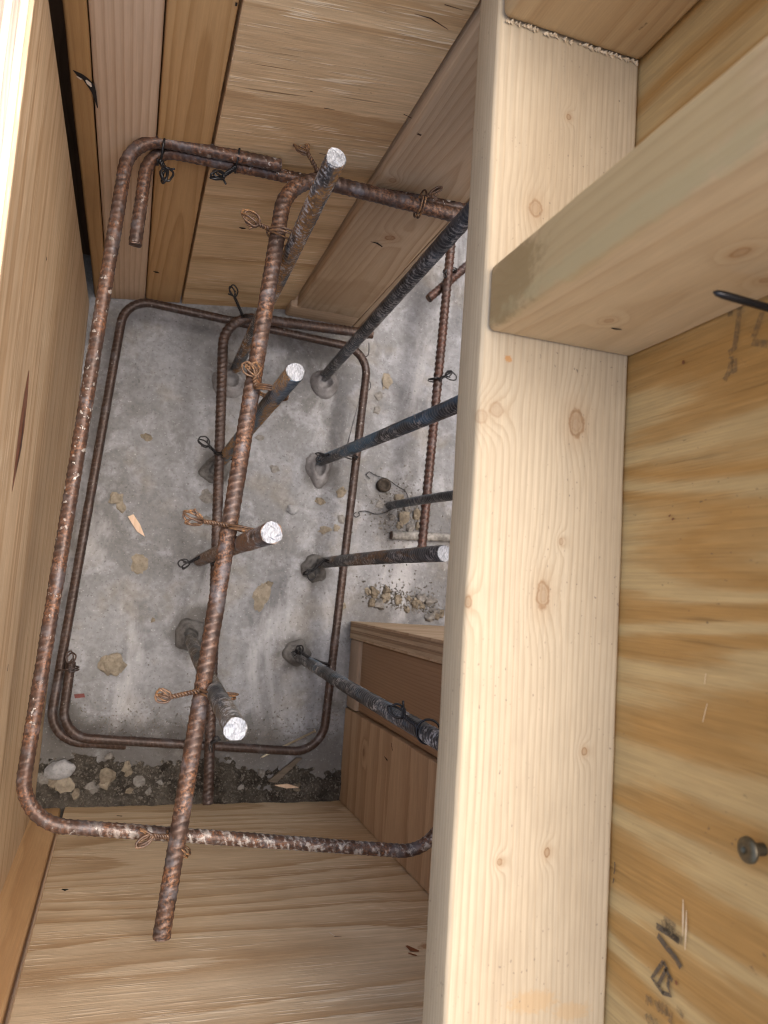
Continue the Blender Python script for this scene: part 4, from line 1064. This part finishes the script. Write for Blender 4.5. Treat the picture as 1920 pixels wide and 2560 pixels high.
tie((0.2392, 0.1588, 0.0660), (0.2, 0.98, 0), 0.0110, (0.2086, 0.1551, 0.0700), M_WB, 'black wire tie between the low stirrup and the blue tinged bar', 0.0058, 3, 13)
tie((0.2281, 0.0302, 0.0620), (0.3, 0.9, 0.1), 0.0100, (0.2052, 0.0187, 0.0720), M_WB, 'black wire tie at the foot of the short bar by the plate', 0.0060, 3, 14)
tie((0.2235, -0.0872, 0.0620), (0.3, 0.9, 0.1), 0.0110, (0.1976, -0.0757, 0.0700), M_WB, 'black wire tie at the foot of the blue grey bar', 0.0058, 3, 15)
tie((0.2121, -0.0962, 0.4350), (-0.25, -0.1, 1), 0.0085, (0.1985, -0.0877, 0.4200), M_WB, 'black wire tie twisted along the upper part of the blue grey bar', 0.0062, 2, 16)
tie((0.3375, 0.2639, 0.0830), (-0.1, 0.99, 0), 0.0075, (0.3475, 0.2674, 0.0940), M_WB, 'black wire tie on the long channel bar close to the plate', 0.0068, 3, 17)
tie((-0.0493, -0.1038, 0.0620), (-0.1, 0.99, 0), 0.0110, (-0.0475, -0.0961, 0.0740), M_LOW, 'dark rusty wire loop on the doubled corner of the low stirrup', 0.0060, 2, 18, tails=False)
tie((0.1056, -0.1826, 0.0670), (0.9, 0.1, 0), 0.0100, (0.1082, -0.1736, 0.0820), M_WB, 'black wire tie where the low bent bar crosses the low stirrup', 0.0030, 1, 19, tails=False)
tie((0.3534, 0.4107, 0.0740), (-0.1, 0.99, 0), 0.0085, (0.3425, 0.4008, 0.0860), M_WB, 'thin black wire tie where the two channel bars cross', 0.0030, 1, 20, tails=False)
wire('loose_wire', [(0.2726, 0.0989, 0.0030), (0.2692, 0.0949, 0.0030), (0.2728, 0.0922, 0.0040), (0.2769, 0.0956, 0.0040), (0.2754, 0.0990, 0.0040), (0.2859, 0.1012, 0.0040), (0.2977, 0.0988, 0.0030), (0.3099, 0.1011, 0.0040), (0.3215, 0.1082, 0.0060)], M_WB, 'loose thin wire with a curled end lying by the far channel bar', r=0.0006)
wire('loose_wire', [(0.2882, 0.1440, 0.0030), (0.2828, 0.1483, 0.0030), (0.2860, 0.1527, 0.0040), (0.2912, 0.1503, 0.0040), (0.2971, 0.1485, 0.0040), (0.3116, 0.1451, 0.0050), (0.3246, 0.1378, 0.0060), (0.3371, 0.1318, 0.0050), (0.3438, 0.1204, 0.0030)], M_WB, 'loose black wire curling over the small bolt stub in the side channel', r=0.0006)
wire('loose_wire', [(0.2599, 0.3077, 0.0500), (0.2632, 0.2962, 0.0400), (0.2615, 0.2944, 0.0300), (0.2595, 0.2880, 0.0300), (0.2651, 0.2877, 0.0300), (0.2666, 0.2795, 0.0250), (0.2628, 0.2497, 0.0200), (0.2560, 0.2155, 0.0200), (0.2476, 0.1828, 0.0300), (0.2418, 0.1720, 0.0450)], plain('grey_wire', (0.10, 0.10, 0.105), 0.4, 0.5), 'thin grey wire hanging straight beside the low stirrup', r=0.0006)
wire('loose_wire', [(0.2656, 0.2635, 0.0200), (0.2728, 0.2671, 0.0200), (0.2746, 0.2588, 0.0200), (0.2688, 0.2530, 0.0200), (0.2658, 0.2599, 0.0200)], M_WB, 'small loop of black wire beside the low stirrup corner', r=0.0006)

# ================================================================== FASTENERS
def lathe(name, prof, p, d, mat, parent=None, seg=20):
    d = Vector(d).normalized(); u = d.orthogonal().normalized(); w = d.cross(u)
    v = []; f = []
    for (r, t) in prof:
        for k in range(seg):
            a = 2*math.pi*k/seg
            v.append(d*t + u*math.cos(a)*r + w*math.sin(a)*r)
    for i in range(len(prof)-1):
        for k in range(seg):
            k2 = (k+1) % seg
            f.append((i*seg+k, i*seg+k2, (i+1)*seg+k2, (i+1)*seg+k))
    f.append(list(range(seg))[::-1]); f.append([(len(prof)-1)*seg+k for k in range(seg)])
    return mesh_obj(name, v, f, mat, parent, p)
M_SCREW = plain('dull_zinc', (0.10, 0.082, 0.052), 0.4, 0.7, 0.5, var=0.5, sc=500)
sp0 = (0.2478, -0.0910, 0.7010)
screw = empty('screw', sp0)
tag(screw, 'dull round headed screw sticking out of the amber plywood', 'screw')
prof = [(0.0021, -0.004)]
for k in range(8):
    prof += [(0.0021, k*0.0008), (0.0025, k*0.0008+0.0004)]
lathe('threaded_shank', prof + [(0.0021, 0.0070)], (0, 0, 0), (-1, 0, 0), M_SCREW, screw)
lathe('screw_head', [(0.0022, 0.0062), (0.0046, 0.0066), (0.0052, 0.0074), (0.0049, 0.0086), (0.0034, 0.0095), (0.0014, 0.0097), (0.0012, 0.0086)], (0, 0, 0), (-1, 0, 0), M_SCREW, screw)
M_NAIL = plain('black_nail_steel', (0.02, 0.02, 0.022), 0.35, 0.6, 0.5)
ntip = Vector((0.2060, 0.0, 0.0))
nt = Vector((0.2050, 0.1236, 0.7151))
nb = Vector((RX+0.012, nt.y-0.004, nt.z+0.002))
nl = (nb-nt).length
nail = lathe('nail', [(0.0003, 0.0), (0.0012, 0.0016), (0.0016, 0.0045), (0.0016, nl)], tuple(nt), nb-nt, M_NAIL)
tag(nail, 'black nail poking out of the amber plywood in front of the green edged stud', 'nail')
M_BRIGHT = plain('bright_nail_steel', (0.50, 0.46, 0.36), 0.3, 0.8, 0.5)
a = Vector((0.1718, -0.2070, 0.0140)); b = Vector((0.2383, -0.1763, 0.0080))
n1 = lathe('nail', [(0.0002, 0.0), (0.0010, 0.003), (0.0012, 0.006), (0.0012, (b-a).length-0.001), (0.0030, (b-a).length-0.001), (0.0030, (b-a).length)], tuple(a), b-a, M_BRIGHT)
tag(n1, 'shiny loose nail lying on the slab under the low stirrup', 'nail')
# bolt stub with a rusty socket in the channel
M_STUB = plain('muddy_stub', (0.045, 0.036, 0.028), 0.8, 0.1, 0.3, var=0.6, sc=400)
sp1 = (0.3061, 0.1368, 0.0080)
stub = lathe('bolt_stub', [(0.0085, -0.008), (0.0085, 0.002), (0.0095, 0.003), (0.0095, 0.006), (0.0070, 0.008), (0.0055, 0.008), (0.0050, 0.003), (0.0018, 0.0025)], (sp1[0], sp1[1], 0.002), (0.1, 0.1, 1), M_STUB)
tag(stub, 'muddy hollow bolt stub set in the slab of the side channel', 'bolt')

# ================================================================== DEBRIS
M_TAN = stone('tan_mortar', (0.165, 0.142, 0.11), (0.28, 0.245, 0.19), 1.0, 90)
M_GREY = stone('grey_pebble', (0.13, 0.122, 0.112), (0.25, 0.24, 0.225), 2.0, 90)
M_BLUE = stone('pale_bluish_pebble', (0.17, 0.175, 0.185), (0.34, 0.345, 0.355), 3.0, 70, 0.6)
M_BRN = stone('brown_crumb', (0.12, 0.10, 0.075), (0.24, 0.205, 0.155), 4.0, 120)
blob('pebble', (-0.0492, -0.2211, 0.0030), (0.0310, 0.0210, 0.014), M_BLUE, 'large smooth pale grey pebble in the soil by the left panel', 'pebble', seed=11, rough=0.12, rz=0.15, sub=3)
blob('mortar_flake', (-0.0423, -0.2368, 0.0030), (0.0190, 0.0165, 0.006), M_TAN, 'flat tan mortar flake beside the large pale pebble', 'mortar', seed=12, rough=0.3, sub=3)
blob('mortar_lump', (-0.0063, -0.1038, 0.0000), (0.0250, 0.0245, 0.010), M_TAN, 'angular tan mortar lump on the slab near the left panel', 'mortar', seed=13, rough=0.3, rz=0.6, sub=3)
blob('mortar_flake', (0.0123, 0.0123, -0.0000), (0.0190, 0.0200, 0.004), M_TAN, 'ragged tan mortar flake between left panel and brownish bar', 'mortar', seed=14, rough=0.45, sub=3)
blob('mortar_flake', (0.1583, -0.0174, -0.0000), (0.0180, 0.0340, 0.004), M_TAN, 'long tan mortar flake between orange bent bar and low stirrup', 'mortar', seed=15, rough=0.4, rz=-0.2, sub=3)
blob('pebble', (0.1679, -0.0008, 0.0000), (0.0100, 0.0090, 0.005), M_BRN, 'small brown crumb at the tip of the long tan flake', 'pebble', seed=16)
blob('pebble', (0.1894, 0.0940, 0.0000), (0.0150, 0.0125, 0.007), M_BLUE, 'bluish pebble on the slab between the bar rows', 'pebble', seed=17, rough=0.2)
blob('mortar_flake', (0.3023, 0.2764, 0.0000), (0.0130, 0.0190, 0.003), M_TAN, 'tan mortar flake in the side channel by the blue tinged bar', 'mortar', seed=18, rough=0.4, sub=3)
GB = 'crumbs scattered on the slab'
LB = 'small flat %s crumb lying on the bare slab'
for k, (p, sx, sy, m) in enumerate([
    ((0.0836, 0.1003, 0.0000), .017, .014, 2), ((-0.0193, 0.0881, -0.0000), .014, .016, 0), ((-0.0130, 0.0767, 0.0000), .016, .010, 0), ((0.0069, 0.1638, 0.0000), .012, .008, 3), ((0.2236, 0.1086, 0.0000), .010, .012, 3), ((0.2337, 0.0722, 0.0000), .009, .014, 0),
    ((0.2486, 0.0765, -0.0000), .008, .010, 0), ((0.2928, 0.2549, 0.0000), .010, .010, 2), ((0.2922, 0.2361, 0.0000), .009, .011, 2), ((0.2520, 0.1217, 0.0000), .012, .014, 3), ((0.2538, 0.0889, 0.0000), .010, .010, 2), ((0.0345, -0.0519, 0.0000), .006, .005, 3),
    ((0.1625, 0.1435, 0.0000), .011, .009, 2), ((0.3041, 0.1118, 0.0000), .012, .010, 2), ((0.0863, 0.0705, 0.0000), .010, .010, 2), ((0.1408, 0.1802, 0.0000), .009, .008, 2), ((0.2640, -0.0227, 0.0000), .009, .008, 0), ((0.0091, 0.1635, 0.0000), .008, .006, 3)]):
    blob('crumb', p, (sx, sy, min(sx, sy)*0.32), (M_TAN, M_BLUE, M_GREY, M_BRN)[m], LB % ('tan', 'pale bluish', 'grey', 'brown')[m], 'crumb', GB, seed=100+k, rough=0.5, rz=k)
GS = 'stones in the soil by the front form'
LS = 'dull %s stone half sunk in the dark soil'
for k, (p, s, m) in enumerate([
    ((-0.0661, -0.2317, 0.0040), .014, 2), ((-0.0558, -0.2348, 0.0040), .012, 3), ((-0.0132, -0.2410, 0.0040), .017, 2), ((-0.0003, -0.2366, 0.0040), .014, 0), ((0.0015, -0.2295, 0.0040), .017, 3), ((0.0013, -0.2072, 0.0030), .009, 2), ((0.0218, -0.2179, 0.0040), .012, 0),
    ((0.0362, -0.2361, 0.0040), .014, 2), ((0.0240, -0.2246, 0.0040), .010, 3), ((-0.0755, -0.2405, 0.0040), .010, 2), ((0.0270, -0.2452, 0.0040), .008, 3), ((0.0473, -0.2455, 0.0040), .010, 2), ((0.0593, -0.2364, 0.0040), .008, 2), ((-0.0296, -0.2478, 0.0040), .010, 3), ((0.0880, -0.2368, 0.0040), .010, 2), ((0.1531, -0.2430, 0.0040), .009, 2), ((0.1768, -0.2271, 0.0040), .010, 2), ((0.2207, -0.2440, 0.0040), .011, 3)]):
    blob('stone', p, (s, s*0.85, s*0.55), (M_TAN, M_BLUE, M_GREY, M_BRN)[m], LS % ('tan', 'bluish', 'grey', 'brown')[m], 'stone', GS, seed=200+k, rough=0.4, rz=k*1.3, sink=0.45)
GR = 'rubble beside the layered plywood sheet'
LR = '%s rubble lump heaped beside the layered plywood sheet'
rnd = random.Random(3)
for k in range(22):
    px = rnd.uniform(0, 1)
    base = np.array((0.3001, -0.0088, 0.0000))*(1-px) + np.array((0.3945, -0.0245, 0.0000))*px
    s = rnd.uniform(0.007, 0.015)
    blob('rubble_lump', (base[0]+rnd.uniform(-.006, .006), base[1]+rnd.uniform(-.010, .014), 0.0), (s, s*rnd.uniform(.7, 1), s*0.8), (M_TAN, M_GREY, M_BRN)[k % 3], LR % ('tan', 'grey', 'brown')[k % 3], 'rubble', GR, seed=300+k, rough=0.4, rz=k)
GR2 = 'rubble around the far channel bar'
LR2 = '%s rubble lump at the foot of the far channel bar'
for k, (p, s) in enumerate([((0.3386, 0.0980, 0.0000), .017), ((0.3480, 0.0841, -0.0000), .013), ((0.3565, 0.1034, 0.0000), .015), ((0.3328, 0.0871, 0.0000), .011), ((0.3416, 0.1106, 0.0000), .010), ((0.3608, 0.0877, 0.0000), .012), ((0.3305, 0.1218, 0.0000), .015), ((0.3219, 0.0965, 0.0000), .009)]):
    blob('rubble_lump', p, (s, s*.85, s*0.7), (M_TAN, M_GREY, M_BRN)[k % 3], LR2 % ('tan', 'grey', 'brown')[k % 3], 'rubble', GR2, seed=330+k, rough=0.4, rz=k)
# wood chip
def chip(pts, th, mat, label, z=0.0015):
    P = [Vector((p[0], p[1], 0)) for p in pts]
    c = sum(P, Vector())/len(P)
    v = [(p-c)+Vector((0, 0, th)) for p in P] + [(p-c) for p in P]
    m = len(P)
    f = [tuple(range(m)), tuple(range(2*m-1, m-1, -1))] + [(i, m+i, m+(i+1) % m, (i+1) % m) for i in range(m)]
    o = mesh_obj('wood_chip', v, f, mat, None, (c.x, c.y, z), smooth=False)
    o.rotation_euler = (0.03, 0.02, 0)
    return tag(o, label, 'wood chip')
M_CHIP = lumber('fresh_chip_wood', 1, (0.66, 0.50, 0.37), (0.52, 0.36, 0.24), seed=90)
chip([(-0.0048, 0.0669, 0.0020), (0.0011, 0.0702, 0.0020), (0.0094, 0.0595, 0.0020), (0.0164, 0.0453, 0.0020), (0.0071, 0.0505, 0.0020)], 0.002, M_CHIP, 'pale pointed wood chip on the slab near the left panel')
chip([(0.1844, -0.2354, 0.0060), (0.2174, -0.2084, 0.0060), (0.2244, -0.2089, 0.0060), (0.1947, -0.2377, 0.0060)], 0.003, lumber('grey_stick_wood', 0, (0.14, 0.115, 0.09), (0.09, 0.07, 0.05), seed=91), 'grey weathered splinter of wood in the soil', 0.006)
chip([(0.1927, -0.2404, 0.0060), (0.2084, -0.2390, 0.0060), (0.2231, -0.2436, 0.0060), (0.2077, -0.2444, 0.0060)], 0.002, M_CHIP, 'tiny pale wood shaving in the soil by the front corner', 0.007)
M_RED = plain('dark_red_scrap', (0.13, 0.03, 0.025), 0.6)
chip([(-0.0430, -0.1389, 0.0020), (-0.0324, -0.1376, 0.0020), (-0.0310, -0.1417, 0.0020), (-0.0416, -0.1430, 0.0020)], 0.0015, M_RED, 'dark red scrap on the slab near the low stirrup corner')

# fine grit: uncountable
rnd = random.Random(17)
gv = []; gf = []
def grain(x, y, z, s):
    b = len(gv)
    q = [(1, 0, -.3), (-.5, .87, -.3), (-.5, -.87, -.3), (0, 0, .8), (0.2, 0.1, -.6)]
    a = rnd.uniform(0, 6.28); ca, sa = math.cos(a), math.sin(a)
    k = [rnd.uniform(.6, 1.3) for _ in q]
    for (u, v, w), kk in zip(q, k):
        gv.append((x+(u*ca-v*sa)*s*kk, y+(u*sa+v*ca)*s*kk, z+w*s*kk))
    gf.extend([(b, b+1, b+3), (b+1, b+2, b+3), (b+2, b, b+3), (b, b+4, b+1), (b+1, b+4, b+2), (b+2, b+4, b)])
for k in range(2600):
    x = rnd.uniform(-0.068, 0.28); y = rnd.uniform(-0.26, -0.19)
    grain(x, y, soil_height(x, y)+0.0006, rnd.choice((.0006, .0009, .0013, .002)))
for k in range(700):
    x = rnd.uniform(-0.068, 0.27); y = -0.19+abs(rnd.gauss(0, .025))
    grain(x, y, slab_height(x, y)+0.0003, rnd.choice((.0006, .0009, .0014)))
for k in range(1300):
    x = rnd.uniform(-0.068, 0.45); y = rnd.uniform(-0.19, 0.32)
    grain(x, y, slab_height(x, y)+0.0002, rnd.choice((.0005, .0007, .0009)))
for k in range(700):
    t = rnd.random(); c = np.array((0.3001, -0.0088, 0.0000))*(1-t) + np.array((0.3945, -0.0245, 0.0000))*t
    x = c[0]+rnd.gauss(0, .012); y = c[1]+abs(rnd.gauss(0, .016))-.006
    grain(x, y, slab_height(x, y)+.0004, rnd.choice((.0008, .0014, .002)))
for k in range(500):
    c = (0.3383, 0.1017, 0.0000)
    x = c[0]+rnd.gauss(0, .022); y = c[1]+rnd.gauss(0, .022)
    grain(x, y, slab_height(x, y)+.0004, rnd.choice((.0007, .0012, .0018)))
gr = mesh_obj('gravel', gv, gf, stone('grit_stone', (0.10, 0.09, 0.075), (0.24, 0.22, 0.19), 8.0, 40), smooth=False)
tag(gr, 'fine grit and crumbs scattered over slab and soil', 'gravel', kind='stuff')
